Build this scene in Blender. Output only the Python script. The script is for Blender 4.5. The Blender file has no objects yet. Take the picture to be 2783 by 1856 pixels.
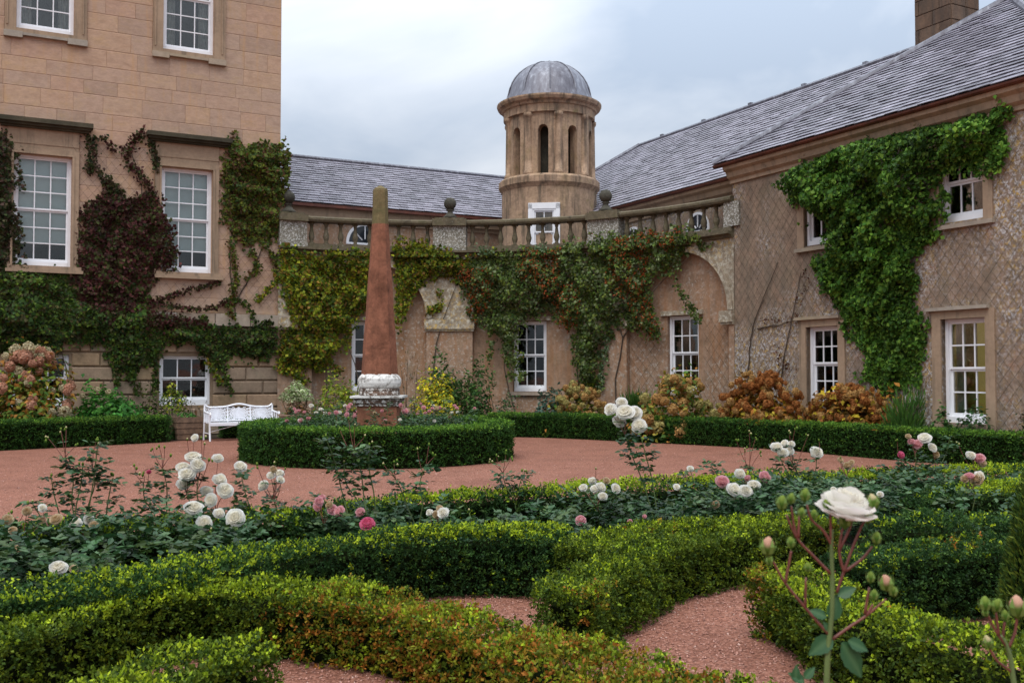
import bpy, bmesh, math, random
import numpy as np
from mathutils import Vector, Matrix

random.seed(7)
RNG = np.random.default_rng(11)
sc = bpy.context.scene
COL = sc.collection
rad = math.radians

# ------------------------------------------------------------------ camera
cam_d = bpy.data.cameras.new("camera")
cam = bpy.data.objects.new("camera", cam_d)
COL.objects.link(cam)
cam.location = (0, 0, 1.6)
cam.rotation_euler = (rad(90 + 1.9), 0, 0)
cam_d.sensor_width = 36.0
cam_d.lens = 35.22
cam_d.clip_start = 0.05
cam_d.clip_end = 2000
cam_d.dof.use_dof = True
cam_d.dof.focus_distance = 9.0
cam_d.dof.aperture_fstop = 7.1
sc.camera = cam

# ------------------------------------------------------------------ sky: overcast, brighter towards the zenith
SUN_EL, SUN_AZ = rad(64), rad(200)          # azimuth clockwise from +Y
wd = bpy.data.worlds.new("World")
sc.world = wd
wd.use_nodes = True
wt = wd.node_tree
wt.nodes.clear()
def wn(t, **k):
    n = wt.nodes.new(t)
    for a, b in k.items(): setattr(n, a, b)
    return n
wo = wn("ShaderNodeOutputWorld"); wb = wn("ShaderNodeBackground"); wb.inputs[1].default_value = 0.1
sky = wn("ShaderNodeTexSky"); sky.sky_type = "NISHITA"; sky.sun_disc = False
sky.sun_elevation = SUN_EL; sky.sun_rotation = SUN_AZ
tc = wn("ShaderNodeTexCoord")
sp = wn("ShaderNodeSeparateXYZ"); wt.links.new(tc.outputs["Generated"], sp.inputs[0])
zc = wn("ShaderNodeMath", operation="MAXIMUM"); zc.inputs[1].default_value = 0.0
wt.links.new(sp.outputs["Z"], zc.inputs[0])
zp = wn("ShaderNodeMath", operation="ADD"); zp.inputs[1].default_value = 0.22
wt.links.new(zc.outputs[0], zp.inputs[0])
dv = wn("ShaderNodeVectorMath", operation="DIVIDE")
cz = wn("ShaderNodeCombineXYZ")
for i in range(3): wt.links.new(zp.outputs[0], cz.inputs[i])
wt.links.new(tc.outputs["Generated"], dv.inputs[0]); wt.links.new(cz.outputs[0], dv.inputs[1])
mp = wn("ShaderNodeMapping"); mp.inputs["Scale"].default_value = (1, 1, 0); mp.inputs["Location"].default_value = (3.1, 0.4, 0)
wt.links.new(dv.outputs[0], mp.inputs[0])
ns = wn("ShaderNodeTexNoise"); ns.inputs["Scale"].default_value = 1.15; ns.inputs["Detail"].default_value = 6; ns.inputs["Roughness"].default_value = 0.52
ns.inputs["Distortion"].default_value = 0.35
wt.links.new(mp.outputs[0], ns.inputs["Vector"])
rp = wn("ShaderNodeValToRGB")
rp.color_ramp.elements[0].position = 0.38; rp.color_ramp.elements[0].color = (0.43, 0.51, 0.63, 1)
rp.color_ramp.elements[1].position = 0.64; rp.color_ramp.elements[1].color = (0.80, 0.84, 0.90, 1)
wt.links.new(ns.outputs["Fac"], rp.inputs[0])
gr = wn("ShaderNodeMath", operation="MULTIPLY_ADD"); gr.inputs[1].default_value = 21.0; gr.inputs[2].default_value = 3.4
wt.links.new(zc.outputs[0], gr.inputs[0])          # overcast sky: zenith about three times the horizon
ml = wn("ShaderNodeVectorMath", operation="SCALE")
wt.links.new(rp.outputs[0], ml.inputs[0]); wt.links.new(gr.outputs[0], ml.inputs["Scale"])
mx = wn("ShaderNodeMixRGB"); mx.inputs[0].default_value = 0.94
wt.links.new(sky.outputs[0], mx.inputs[1]); wt.links.new(ml.outputs[0], mx.inputs[2])
wt.links.new(mx.outputs[0], wb.inputs[0]); wt.links.new(wb.outputs[0], wo.inputs[0])

sun_d = bpy.data.lights.new("sun", "SUN")
sun_d.energy = 1.5; sun_d.angle = rad(40); sun_d.color = (1.0, 0.95, 0.87)
sun = bpy.data.objects.new("sun", sun_d); COL.objects.link(sun)
sdir = Vector((math.sin(SUN_AZ) * math.cos(SUN_EL), math.cos(SUN_AZ) * math.cos(SUN_EL), math.sin(SUN_EL)))
sun.rotation_euler = sdir.to_track_quat("Z", "Y").to_euler()
sun.location = (0, -10, 30)

sc.view_settings.view_transform = "Standard"
sc.view_settings.look = "None"
sc.view_settings.gamma = 1.0
sc.view_settings.exposure = 0.48
sc.view_settings.use_curve_mapping = False
sc.render.engine = "CYCLES"
sc.cycles.use_denoising = True
sc.cycles.max_bounces = 6
sc.cycles.transparent_max_bounces = 12
sc.cycles.sample_clamp_indirect = 6

# ------------------------------------------------------------------ helpers
class MB:
    """collects verts and faces, builds one mesh object"""
    def __init__(s): s.v = []; s.f = []; s.m = []
    def add(s, vs, fs, mi=0):
        o = len(s.v); s.v.extend([tuple(p) for p in vs]); s.f.extend([tuple(i + o for i in f) for f in fs]); s.m.extend([mi] * len(fs))
    def box(s, x0, x1, y0, y1, z0, z1, mi=0):
        s.add([(x0,y0,z0),(x1,y0,z0),(x1,y1,z0),(x0,y1,z0),(x0,y0,z1),(x1,y0,z1),(x1,y1,z1),(x0,y1,z1)],
              [(0,3,2,1),(4,5,6,7),(0,1,5,4),(1,2,6,5),(2,3,7,6),(3,0,4,7)], mi)
    def quad(s, a, b, c, d, mi=0): s.add([a, b, c, d], [(0, 1, 2, 3)], mi)
    def loft(s, rings, closed=True, cap=True, mi=0):
        n = len(rings[0]); o = len(s.v)
        for r in rings: s.v.extend([tuple(p) for p in r])
        fs = []
        for i in range(len(rings) - 1):
            for j in range(n if closed else n - 1):
                k = (j + 1) % n
                fs.append((o+i*n+j, o+i*n+k, o+(i+1)*n+k, o+(i+1)*n+j))
        if cap and closed:
            fs.append(tuple(o + j for j in reversed(range(n)))); fs.append(tuple(o+(len(rings)-1)*n+j for j in range(n)))
        s.f.extend(fs); s.m.extend([mi] * len(fs))
    def lathe(s, prof, n=16, cx=0, cy=0, z0=0, ph=0, mi=0, rot=0):
        s.loft([[(cx+r*math.cos(2*math.pi*(j+ph)/n+rot), cy+r*math.sin(2*math.pi*(j+ph)/n+rot), z0+z) for j in range(n)] for r, z in prof], True, True, mi)
    def tube(s, pts, r0, r1=None, n=6, mi=0):
        pts = [Vector(p) for p in pts]
        if r1 is None: r1 = r0
        rings = []
        for i, p in enumerate(pts):
            t = (pts[min(i+1, len(pts)-1)] - pts[max(i-1, 0)])
            if t.length < 1e-9: t = Vector((0, 0, 1))
            t.normalize()
            a = t.cross(Vector((0.31, 0.17, 0.93)))
            if a.length < 1e-3: a = t.cross(Vector((1, 0, 0)))
            a.normalize(); b = t.cross(a)
            r = r0 + (r1 - r0) * i / max(1, len(pts) - 1)
            rings.append([p + a * r * math.cos(2*math.pi*j/n) + b * r * math.sin(2*math.pi*j/n) for j in range(n)])
        s.loft(rings, True, True, mi)
    def arc_box(s, th0, th1, r0, r1, z0, z1, step=1.2, mi=0):
        n = max(1, int(math.ceil(abs(th1 - th0) / step)))
        rings = []
        for i in range(n + 1):
            t = th0 + (th1 - th0) * i / n
            rings.append([pol(t, r0, z0), pol(t, r1, z0), pol(t, r1, z1), pol(t, r0, z1)])
        s.loft(rings, True, True, mi)
    def arc_prof(s, th0, th1, prof, step=1.2, mi=0):
        n = max(1, int(math.ceil(abs(th1 - th0) / step)))
        s.loft([[pol(th0 + (th1-th0)*i/n, r, z) for r, z in prof] for i in range(n + 1)], True, True, mi)
    def mesh(s, name, mats, smooth=False):
        me = bpy.data.meshes.new(name); me.from_pydata(s.v, [], s.f)
        if not isinstance(mats, (list, tuple)): mats = [mats]
        for m in mats: me.materials.append(m)
        if len(mats) > 1: me.polygons.foreach_set("material_index", s.m)
        me.validate(); fix_normals(me)
        if smooth: me.polygons.foreach_set("use_smooth", [True] * len(me.polygons))
        me.update(); return me
    def build(s, name, mats, parent=None, smooth=False):
        return link(name, s.mesh(name, mats, smooth), parent)
def fix_normals(me):
    bm = bmesh.new(); bm.from_mesh(me); bmesh.ops.recalc_face_normals(bm, faces=bm.faces); bm.to_mesh(me); bm.free()
def link(name, me, parent=None, loc=None, rz=None, scale=None):
    o = bpy.data.objects.new(name, me); COL.objects.link(o)
    if parent: o.parent = parent
    if loc is not None: o.location = loc
    if rz is not None: o.rotation_euler = (0, 0, rz)
    if scale is not None: o.scale = scale
    return o
def tag(o, label, cat, group=None, kind=None):
    o["label"] = label
    if cat: o["category"] = cat
    if group: o["group"] = group
    if kind: o["kind"] = kind
    return o
def thing(name, label, cat, loc=(0, 0, 0), rz=0.0, group=None):
    o = bpy.data.objects.new(name, None); COL.objects.link(o); o.location = loc; o.rotation_euler = (0, 0, rz)
    o.empty_display_size = 0.2
    return tag(o, label, cat, group)
def pol(th, r, z): return (r * math.sin(rad(th)), r * math.cos(rad(th)), z)

# ------------------------------------------------------------------ materials
def M_new(name):
    m = bpy.data.materials.new(name); m.use_nodes = True
    nt = m.node_tree; b = nt.nodes["Principled BSDF"]
    return m, nt, b
def nn(nt, t, **k):
    n = nt.nodes.new(t)
    for a, b in k.items(): setattr(n, a, b)
    return n
def setin(n, **k):
    for a, b in k.items(): n.inputs[a.replace("_", " ")].default_value = b
def ramp(nt, src, stops):
    r = nn(nt, "ShaderNodeValToRGB"); cr = r.color_ramp
    while len(cr.elements) < len(stops): cr.elements.new(0.5)
    for e, (p, c) in zip(cr.elements, stops):
        e.position = p; e.color = (*c, 1) if len(c) == 3 else c
    nt.links.new(src, r.inputs[0]); return r.outputs[0]
def noise(nt, vec, scale, detail=5, rough=0.55, dist=0.0):
    n = nn(nt, "ShaderNodeTexNoise"); setin(n, Scale=scale, Detail=detail, Roughness=rough, Distortion=dist)
    nt.links.new(vec, n.inputs["Vector"]); return n.outputs["Fac"]
def mixc(nt, fac, a, b, mode="MIX"):
    n = nn(nt, "ShaderNodeMixRGB", blend_type=mode)
    for i, v in ((0, fac), (1, a), (2, b)):
        if isinstance(v, (int, float)): n.inputs[i].default_value = v
        elif isinstance(v, tuple): n.inputs[i].default_value = (*v, 1)
        else: nt.links.new(v, n.inputs[i])
    return n.outputs[0]
BW = [(0.0, (0, 0, 0)), (1.0, (1, 1, 1))]
def thresh(a, b): return [(a, (0, 0, 0)), (b, (1, 1, 1))]
def stone(name, c1, c2, c3=None, rough=0.9, rand=0.0, lichens=(), fine=0.25, bump=0.25, big=0.9, stretch=(1, 1, 1), streak=None):
    m, nt, b = M_new(name)
    g = nn(nt, "ShaderNodeNewGeometry"); mpn = nn(nt, "ShaderNodeMapping"); mpn.inputs["Scale"].default_value = stretch
    nt.links.new(g.outputs["Position"], mpn.inputs[0]); P = mpn.outputs[0]
    if rand:
        oi = nn(nt, "ShaderNodeObjectInfo")
        of = nn(nt, "ShaderNodeVectorMath", operation="MULTIPLY_ADD")
        cmb = nn(nt, "ShaderNodeCombineXYZ")
        for i in range(3): nt.links.new(oi.outputs["Random"], cmb.inputs[i])
        of.inputs[1].default_value = (37, 53, 71)
        nt.links.new(cmb.outputs[0], of.inputs[0]); nt.links.new(P, of.inputs[2]); P = of.outputs[0]
    col = ramp(nt, noise(nt, P, big, 6, 0.6, 0.4), [(0.3, c1), (0.7, c2)] if c3 is None else [(0.27, c1), (0.5, c2), (0.73, c3)])
    col = mixc(nt, fine, col, ramp(nt, noise(nt, P, 14, 6, 0.7), [(0.25, (0.25, 0.25, 0.25)), (0.75, (1, 1, 1))]), "MULTIPLY")
    col = mixc(nt, min(1, fine*1.1), col, ramp(nt, noise(nt, P, 4.3, 6, 0.65, 0.5), [(0.3, (0.62, 0.60, 0.58)), (0.6, (1.08, 1.06, 1.04))]), "MULTIPLY")
    if rand:
        col = mixc(nt, rand, col, ramp(nt, oi.outputs["Random"], [(0, (0.66, 0.62, 0.60)), (0.3, (1.0, 0.92, 0.86)), (0.55, (0.86, 0.88, 0.90)), (0.72, (1.1, 0.98, 0.76)), (1, (1.02, 0.84, 0.76))]), "MULTIPLY")
    if streak:
        ms = nn(nt, "ShaderNodeMapping"); ms.inputs["Scale"].default_value = (3.5, 3.5, 0.35); nt.links.new(g.outputs["Position"], ms.inputs[0])
        f = ramp(nt, noise(nt, ms.outputs[0], 1.4, 6, 0.65), thresh(streak[1] - 0.06, streak[1] + 0.12))
        col = mixc(nt, f, col, mixc(nt, streak[2], col, streak[0]))
    for lc, scale, lo, wdt, amt, zone in lichens:
        f = ramp(nt, noise(nt, P, scale, 8, 0.72, 0.3), thresh(lo, lo + wdt))
        zf = ramp(nt, noise(nt, P, 0.55, 3, 0.5), thresh(zone, zone + 0.2))
        f2 = mixc(nt, 1.0, f, zf, "MULTIPLY"); f3 = mixc(nt, 1.0, f2, (amt, amt, amt), "MULTIPLY")
        col = mixc(nt, f3, col, lc)
    nt.links.new(col, b.inputs["Base Color"]); b.inputs["Roughness"].default_value = rough
    b.inputs["Specular IOR Level"].default_value = 0.25
    if bump:
        bp = nn(nt, "ShaderNodeBump"); setin(bp, Strength=bump, Distance=0.02)
        nt.links.new(noise(nt, P, 22, 7, 0.7), bp.inputs["Height"]); nt.links.new(bp.outputs[0], b.inputs["Normal"])
    return m
def plain(name, c, rough=0.5, metal=0.0, var=0.12, scale=6, spec=0.5, bump=0.0):
    m, nt, b = M_new(name)
    g = nn(nt, "ShaderNodeNewGeometry")
    d = tuple(x * (1 - var * 2) for x in c)
    nt.links.new(ramp(nt, noise(nt, g.outputs["Position"], scale, 5, 0.6), [(0.3, d), (0.65, c)]), b.inputs["Base Color"])
    setin(b, Roughness=rough, Metallic=metal); b.inputs["Specular IOR Level"].default_value = spec
    if bump:
        bp = nn(nt, "ShaderNodeBump"); setin(bp, Strength=bump, Distance=0.01)
        nt.links.new(noise(nt, g.outputs["Position"], scale * 6, 6, 0.7), bp.inputs["Height"]); nt.links.new(bp.outputs[0], b.inputs["Normal"])
    return m
def leafmat(name, rough=0.55, trans=0.3, spec=0.14):
    m, nt, b = M_new(name)
    a = nn(nt, "ShaderNodeAttribute"); a.attribute_name = "Col"
    nt.links.new(a.outputs["Color"], b.inputs["Base Color"]); b.inputs["Roughness"].default_value = rough
    b.inputs["Specular IOR Level"].default_value = spec
    t = nn(nt, "ShaderNodeBsdfTranslucent"); nt.links.new(a.outputs["Color"], t.inputs[0])
    mxs = nn(nt, "ShaderNodeMixShader"); mxs.inputs[0].default_value = trans
    nt.links.new(b.outputs[0], mxs.inputs[1]); nt.links.new(t.outputs[0], mxs.inputs[2])
    nt.links.new(mxs.outputs[0], nt.nodes["Material Output"].inputs[0])
    return m
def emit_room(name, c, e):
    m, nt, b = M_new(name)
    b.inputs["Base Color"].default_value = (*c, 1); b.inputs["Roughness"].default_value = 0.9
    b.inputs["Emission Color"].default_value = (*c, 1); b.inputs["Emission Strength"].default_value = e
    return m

YLICH = ((0.52, 0.33, 0.07), 9.0, 0.51, 0.12, 0.95, 0.42)
WLICH = ((0.55, 0.54, 0.49), 11.0, 0.52, 0.16, 0.75, 0.40)
S_ashlar = stone("ashlar_sandstone", (0.43, 0.292, 0.210), (0.50, 0.355, 0.268), (0.48, 0.335, 0.215), rand=0.42, fine=0.34, bump=0.25, big=2.4, stretch=(1, 1, 2.2), streak=((0.46, 0.27, 0.13), 0.60, 0.6))
S_rust = stone("rusticated_sandstone", (0.22, 0.17, 0.12), (0.36, 0.275, 0.20), (0.31, 0.25, 0.175), rand=0.8, fine=0.4, bump=0.35, big=1.6)
S_core = stone("wall_core_stone", (0.20, 0.14, 0.09), (0.27, 0.19, 0.125), fine=0.3)
S_trim = stone("dressed_stone_trim", (0.32, 0.23, 0.155), (0.42, 0.30, 0.205), fine=0.3, streak=((0.10, 0.085, 0.06), 0.58, 0.6))
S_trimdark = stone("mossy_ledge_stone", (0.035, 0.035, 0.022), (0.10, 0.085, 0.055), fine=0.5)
S_band = stone("grey_band_stone", (0.29, 0.26, 0.22), (0.40, 0.35, 0.29), (0.34, 0.30, 0.21), rand=0.6, fine=0.35)
S_quad = stone("stained_render_stone", (0.27, 0.175, 0.115), (0.42, 0.275, 0.185), (0.34, 0.235, 0.15), fine=0.55, big=1.8, streak=((0.30, 0.14, 0.06), 0.52, 0.6), lichens=[WLICH, ((0.11, 0.10, 0.075), 3.0, 0.56, 0.14, 0.6, 0.4)], bump=0.5)
S_span = stone("lichened_spandrel_stone", (0.28, 0.23, 0.165), (0.40, 0.325, 0.235), fine=0.55, big=2, lichens=[((0.58, 0.56, 0.47), 10.0, 0.47, 0.16, 0.85, 0.25), YLICH, ((0.10, 0.09, 0.06), 7, 0.58, 0.12, 0.7, 0.4)], bump=0.5)
S_pav = stone("lichened_pavilion_stone", (0.22, 0.165, 0.12), (0.35, 0.25, 0.18), (0.29, 0.225, 0.155), fine=0.65, big=1.3, streak=((0.15, 0.125, 0.095), 0.50, 0.55), lichens=[((0.40, 0.21, 0.12), 2.5, 0.55, 0.14, 0.6, 0.3), YLICH, ((0.60, 0.60, 0.61), 17.0, 0.48, 0.17, 1.0, 0.40), ((0.09, 0.08, 0.065), 5, 0.60, 0.12, 0.6, 0.4)], bump=0.5)
S_bal = stone("balustrade_stone", (0.07, 0.06, 0.04), (0.17, 0.14, 0.09), (0.115, 0.105, 0.055), fine=0.6, lichens=[((0.42, 0.42, 0.37), 24, 0.58, 0.08, 0.6, 0.45)], bump=0.4, big=4)
S_pier = stone("white_lichen_pier_stone", (0.16, 0.145, 0.11), (0.31, 0.285, 0.23), fine=0.6, lichens=[((0.60, 0.60, 0.56), 22.0, 0.51, 0.07, 0.85, 0.25), ((0.06, 0.055, 0.045), 11, 0.57, 0.08, 0.7, 0.3)], bump=0.4, big=3)
S_ball = stone("weathered_and_belfry_dark_stone", (0.045, 0.045, 0.035), (0.12, 0.11, 0.085), fine=0.5, bump=0.5, big=3)  # weathered finials; also the dark filling of the belfry arches
S_tower = stone("tower_sandstone", (0.32, 0.215, 0.14), (0.50, 0.345, 0.235), (0.42, 0.295, 0.175), fine=0.6, streak=((0.055, 0.048, 0.038), 0.54, 0.8), lichens=[((0.15, 0.135, 0.04), 4, 0.54, 0.14, 0.6, 0.4), ((0.06, 0.05, 0.04), 6, 0.58, 0.10, 0.6, 0.42)], bump=0.4, big=1.6)
S_obel = stone("red_sandstone", (0.17, 0.068, 0.038), (0.33, 0.135, 0.080), (0.25, 0.105, 0.06), fine=0.7, lichens=[((0.50, 0.40, 0.27), 13, 0.64, 0.06, 0.6, 0.45)], bump=0.5, big=2.0)
S_obelcap = stone("mossy_red_sandstone", (0.13, 0.12, 0.05), (0.24, 0.17, 0.085), fine=0.5, lichens=[((0.52, 0.46, 0.24), 12, 0.60, 0.06, 0.7, 0.4)], bump=0.5, big=3)
S_obelbase = stone("white_lichen_red_stone", (0.06, 0.045, 0.035), (0.19, 0.115, 0.08), fine=0.5, lichens=[((0.66, 0.64, 0.60), 17.0, 0.49, 0.08, 0.9, 0.05)], bump=0.6, big=3)
S_chim = stone("sooty_chimney_stone", (0.10, 0.068, 0.05), (0.21, 0.14, 0.10), rand=0.5, fine=0.4, streak=((0.05, 0.045, 0.04), 0.5, 0.5), bump=0.4)
M_white = plain("white_paint", (0.80, 0.80, 0.82), 0.35, var=0.04)
M_iron = plain("white_cast_iron_paint", (0.80, 0.81, 0.85), 0.35, var=0.05)
M_gutter = plain("rusty_gutter", (0.13, 0.035, 0.018), 0.6, var=0.3, scale=3)
M_wire = plain("trellis_wire", (0.03, 0.024, 0.02), 1.0, spec=0.0)
M_vine = plain("vine_bark", (0.09, 0.06, 0.04), 0.9, var=0.3, scale=12)
M_stem = plain("rose_stem", (0.11, 0.16, 0.045), 0.55, var=0.2)
M_redstem = plain("red_rose_stem", (0.17, 0.045, 0.03), 0.5, var=0.25, scale=30)
M_room = emit_room("dark_room", (0.012, 0.011, 0.010), 0.0)
M_roomglow = emit_room("glowing_olive_room", (0.30, 0.235, 0.055), 0.32)  # olive surface glows by itself in place of light inside the room
M_blind = plain("pale_roller_blind", (0.70, 0.80, 0.78), 0.8, var=0.05, scale=1)
M_curtain = plain("grey_curtain", (0.42, 0.42, 0.38), 0.9, var=0.2, scale=9)
M_soil = stone("bed_soil", (0.025, 0.018, 0.012), (0.06, 0.042, 0.028), fine=0.5, bump=0.8, big=6)
M_twig = plain("shaded_hedge_twigs", (0.012, 0.016, 0.006), 1.0, var=0.3, scale=20, spec=0.0)  # twigs with the hedge's inner shade put into a near-black colour
M_wood = plain("weathered_planter_board", (0.19, 0.115, 0.07), 0.8, var=0.3, scale=8, bump=0.3)
M_terra = plain("stone_bowl", (0.30, 0.20, 0.14), 0.8, var=0.25, scale=6, bump=0.3)
M_leaf = leafmat("leaf")
M_glossleaf = leafmat("glossy_leaf", 0.42, 0.22, 0.32)
M_petal = leafmat("petal", 0.7, 0.5, 0.1)

def glass_mat():
    m, nt, b = M_new("window_glass")
    nt.nodes.remove(b)
    tr = nn(nt, "ShaderNodeBsdfTransparent"); tr.inputs[0].default_value = (0.92, 0.95, 0.95, 1)
    gl = nn(nt, "ShaderNodeBsdfGlossy"); gl.inputs["Roughness"].default_value = 0.03
    fr = nn(nt, "ShaderNodeFresnel"); fr.inputs[0].default_value = 1.6
    g = nn(nt, "ShaderNodeNewGeometry"); bp = nn(nt, "ShaderNodeBump"); setin(bp, Strength=0.06, Distance=0.05)
    nt.links.new(noise(nt, g.outputs["Position"], 2.2, 2, 0.4), bp.inputs["Height"]); nt.links.new(bp.outputs[0], gl.inputs["Normal"])
    mxs = nn(nt, "ShaderNodeMixShader")
    nt.links.new(fr.outputs[0], mxs.inputs[0]); nt.links.new(tr.outputs[0], mxs.inputs[1]); nt.links.new(gl.outputs[0], mxs.inputs[2])
    nt.links.new(mxs.outputs[0], nt.nodes["Material Output"].inputs[0]); return m
M_glass = glass_mat()

def slate_mat():
    m, nt, b = M_new("roof_slate")
    g = nn(nt, "ShaderNodeNewGeometry"); at = nn(nt, "ShaderNodeAttribute"); at.attribute_name = "Col"
    oi = nn(nt, "ShaderNodeObjectInfo")
    c = mixc(nt, 0.5, ramp(nt, noise(nt, g.outputs["Position"], 1.1, 5, 0.6), [(0.3, (0.18, 0.18, 0.205)), (0.7, (0.31, 0.305, 0.345))]),
             ramp(nt, noise(nt, g.outputs["Position"], 30, 5, 0.7), [(0.3, (0.35, 0.34, 0.34)), (0.7, (1.25, 1.2, 1.22))]), "MULTIPLY")
    c = mixc(nt, 0.75, c, at.outputs["Color"], "MULTIPLY")
    c = mixc(nt, 0.55, c, ramp(nt, oi.outputs["Random"], [(0, (0.62, 0.62, 0.64)), (1, (1.2, 1.17, 1.2))]), "MULTIPLY")
    nt.links.new(c, b.inputs["Base Color"]); b.inputs["Roughness"].default_value = 0.42; b.inputs["Specular IOR Level"].default_value = 0.55
    return m
M_slate = slate_mat()
def lead_mat():
    m, nt, b = M_new("roof_lead")
    g = nn(nt, "ShaderNodeNewGeometry"); ms = nn(nt, "ShaderNodeMapping"); ms.inputs["Scale"].default_value = (5, 5, 0.7)
    nt.links.new(g.outputs["Position"], ms.inputs[0]); oi = nn(nt, "ShaderNodeObjectInfo")
    c = ramp(nt, noise(nt, ms.outputs[0], 1.6, 6, 0.65), [(0.3, (0.075, 0.07, 0.085)), (0.55, (0.15, 0.155, 0.18)), (0.8, (0.36, 0.38, 0.41))])
    c = mixc(nt, 0.6, c, ramp(nt, oi.outputs["Random"], [(0, (0.7, 0.62, 0.64)), (1, (1.5, 1.55, 1.6))]), "MULTIPLY")
    nt.links.new(c, b.inputs["Base Color"]); setin(b, Roughness=0.5, Metallic=0.25); return m
M_lead = lead_mat()
def gravel_mat():
    m, nt, b = M_new("red_gravel")
    g = nn(nt, "ShaderNodeNewGeometry")
    v = nn(nt, "ShaderNodeTexVoronoi"); setin(v, Scale=62.0); nt.links.new(g.outputs["Position"], v.inputs["Vector"])
    c = ramp(nt, v.outputs["Color"], [(0.0, (0.17, 0.07, 0.045)), (0.45, (0.30, 0.132, 0.086)), (0.8, (0.37, 0.18, 0.125)), (1.0, (0.46, 0.29, 0.225))])
    c = mixc(nt, 0.75, c, ramp(nt, v.outputs["Distance"], [(0.0, (1, 1, 1)), (0.35, (0.85, 0.8, 0.8)), (0.75, (0.42, 0.36, 0.34))]), "MULTIPLY")
    c = mixc(nt, 0.8, c, ramp(nt, noise(nt, g.outputs["Position"], 1.3, 6, 0.6), [(0.28, (0.72, 0.68, 0.67)), (0.5, (1, 1, 1)), (0.72, (1.12, 1.1, 1.1))]), "MULTIPLY")
    nt.links.new(c, b.inputs["Base Color"]); b.inputs["Roughness"].default_value = 0.85; b.inputs["Specular IOR Level"].default_value = 0.2
    bp = nn(nt, "ShaderNodeBump"); setin(bp, Strength=0.7, Distance=0.012); bp.invert = True
    nt.links.new(v.outputs["Distance"], bp.inputs["Height"]); nt.links.new(bp.outputs[0], b.inputs["Normal"])
    return m
M_gravel = gravel_mat()

# ------------------------------------------------------------------ leaves in bulk
def lump(p, k, seed, oct=5):
    r = np.random.default_rng(seed); out = np.zeros(len(p))
    for i in range(oct):
        d = r.normal(size=3); d /= np.linalg.norm(d)
        out += np.sin(p @ d * k * (0.6 + 0.35 * i) + r.uniform(0, 6.28)) / (1 + 0.25 * i)
    return out / 2.2
def unit(a): return a / np.maximum(np.linalg.norm(a, axis=1, keepdims=True), 1e-9)
class Leaves:
    def __init__(s): s.V = []; s.C = []
    def add(s, base, d, length, width, col, fold=0.25, droop=0.0):
        """rhombic leaves: base point, direction, length, width (arrays), colour (n,3)"""
        n = len(base)
        if n == 0: return
        d = unit(d); w = unit(np.cross(d, RNG.normal(size=(n, 3)))); up = np.cross(w, d)
        L = np.broadcast_to(np.asarray(length, float).reshape(-1, 1), (n, 1)); W = np.broadcast_to(np.asarray(width, float).reshape(-1, 1), (n, 1))
        mid = base + d * L * 0.5
        v = np.stack([base, mid + w * W * 0.5 + up * W * fold, base + d * L - up * L * droop, mid - w * W * 0.5 + up * W * fold], 1)
        s.V.append(v.reshape(-1, 3)); s.C.append(np.repeat(np.clip(col, 0, 1), 4, 0))
    def facing(s, c, nrm, size, col, aspect=0.8, rnd=0.6, hang=0.5):
        """leaves lying roughly in the plane of nrm, tips hanging down"""
        n = len(c)
        if n == 0: return
        nr = unit(nrm + RNG.normal(size=(n, 3)) * rnd)
        down = np.array([0, 0, -1.0]) * hang + RNG.normal(size=(n, 3)) * 0.7
        d = unit(down - nr * np.sum(down * nr, 1, keepdims=True)); w = np.cross(nr, d)
        L = np.asarray(size, float).reshape(-1, 1); W = L * aspect
        b = c - d * L * 0.5
        v = np.stack([b, b + d * L * 0.42 + w * W * 0.5 + nr * L * 0.1, b + d * L - nr * L * 0.12, b + d * L * 0.42 - w * W * 0.5 + nr * L * 0.1], 1)
        s.V.append(v.reshape(-1, 3)); s.C.append(np.repeat(np.clip(col, 0, 1), 4, 0))
    def mesh(s, name, mat):
        V = np.concatenate(s.V); C = np.concatenate(s.C); n = len(V) // 4
        me = bpy.data.meshes.new(name)
        me.vertices.add(len(V)); me.vertices.foreach_set("co", V.astype(np.float32).ravel())
        me.loops.add(n * 4); me.loops.foreach_set("vertex_index", np.arange(n * 4, dtype=np.int32))
        me.polygons.add(n); me.polygons.foreach_set("loop_start", np.arange(0, n * 4, 4, dtype=np.int32))
        at = me.color_attributes.new("Col", "FLOAT_COLOR", "POINT")
        at.data.foreach_set("color", np.concatenate([C, np.ones((len(C), 1))], 1).astype(np.float32).ravel())
        me.update(calc_edges=True); me.materials.append(mat); return me
    def build(s, name, mat, parent=None, stuff=True):
        o = link(name, s.mesh(name, mat), parent)
        if stuff: o["kind"] = "stuff"
        return o
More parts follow.
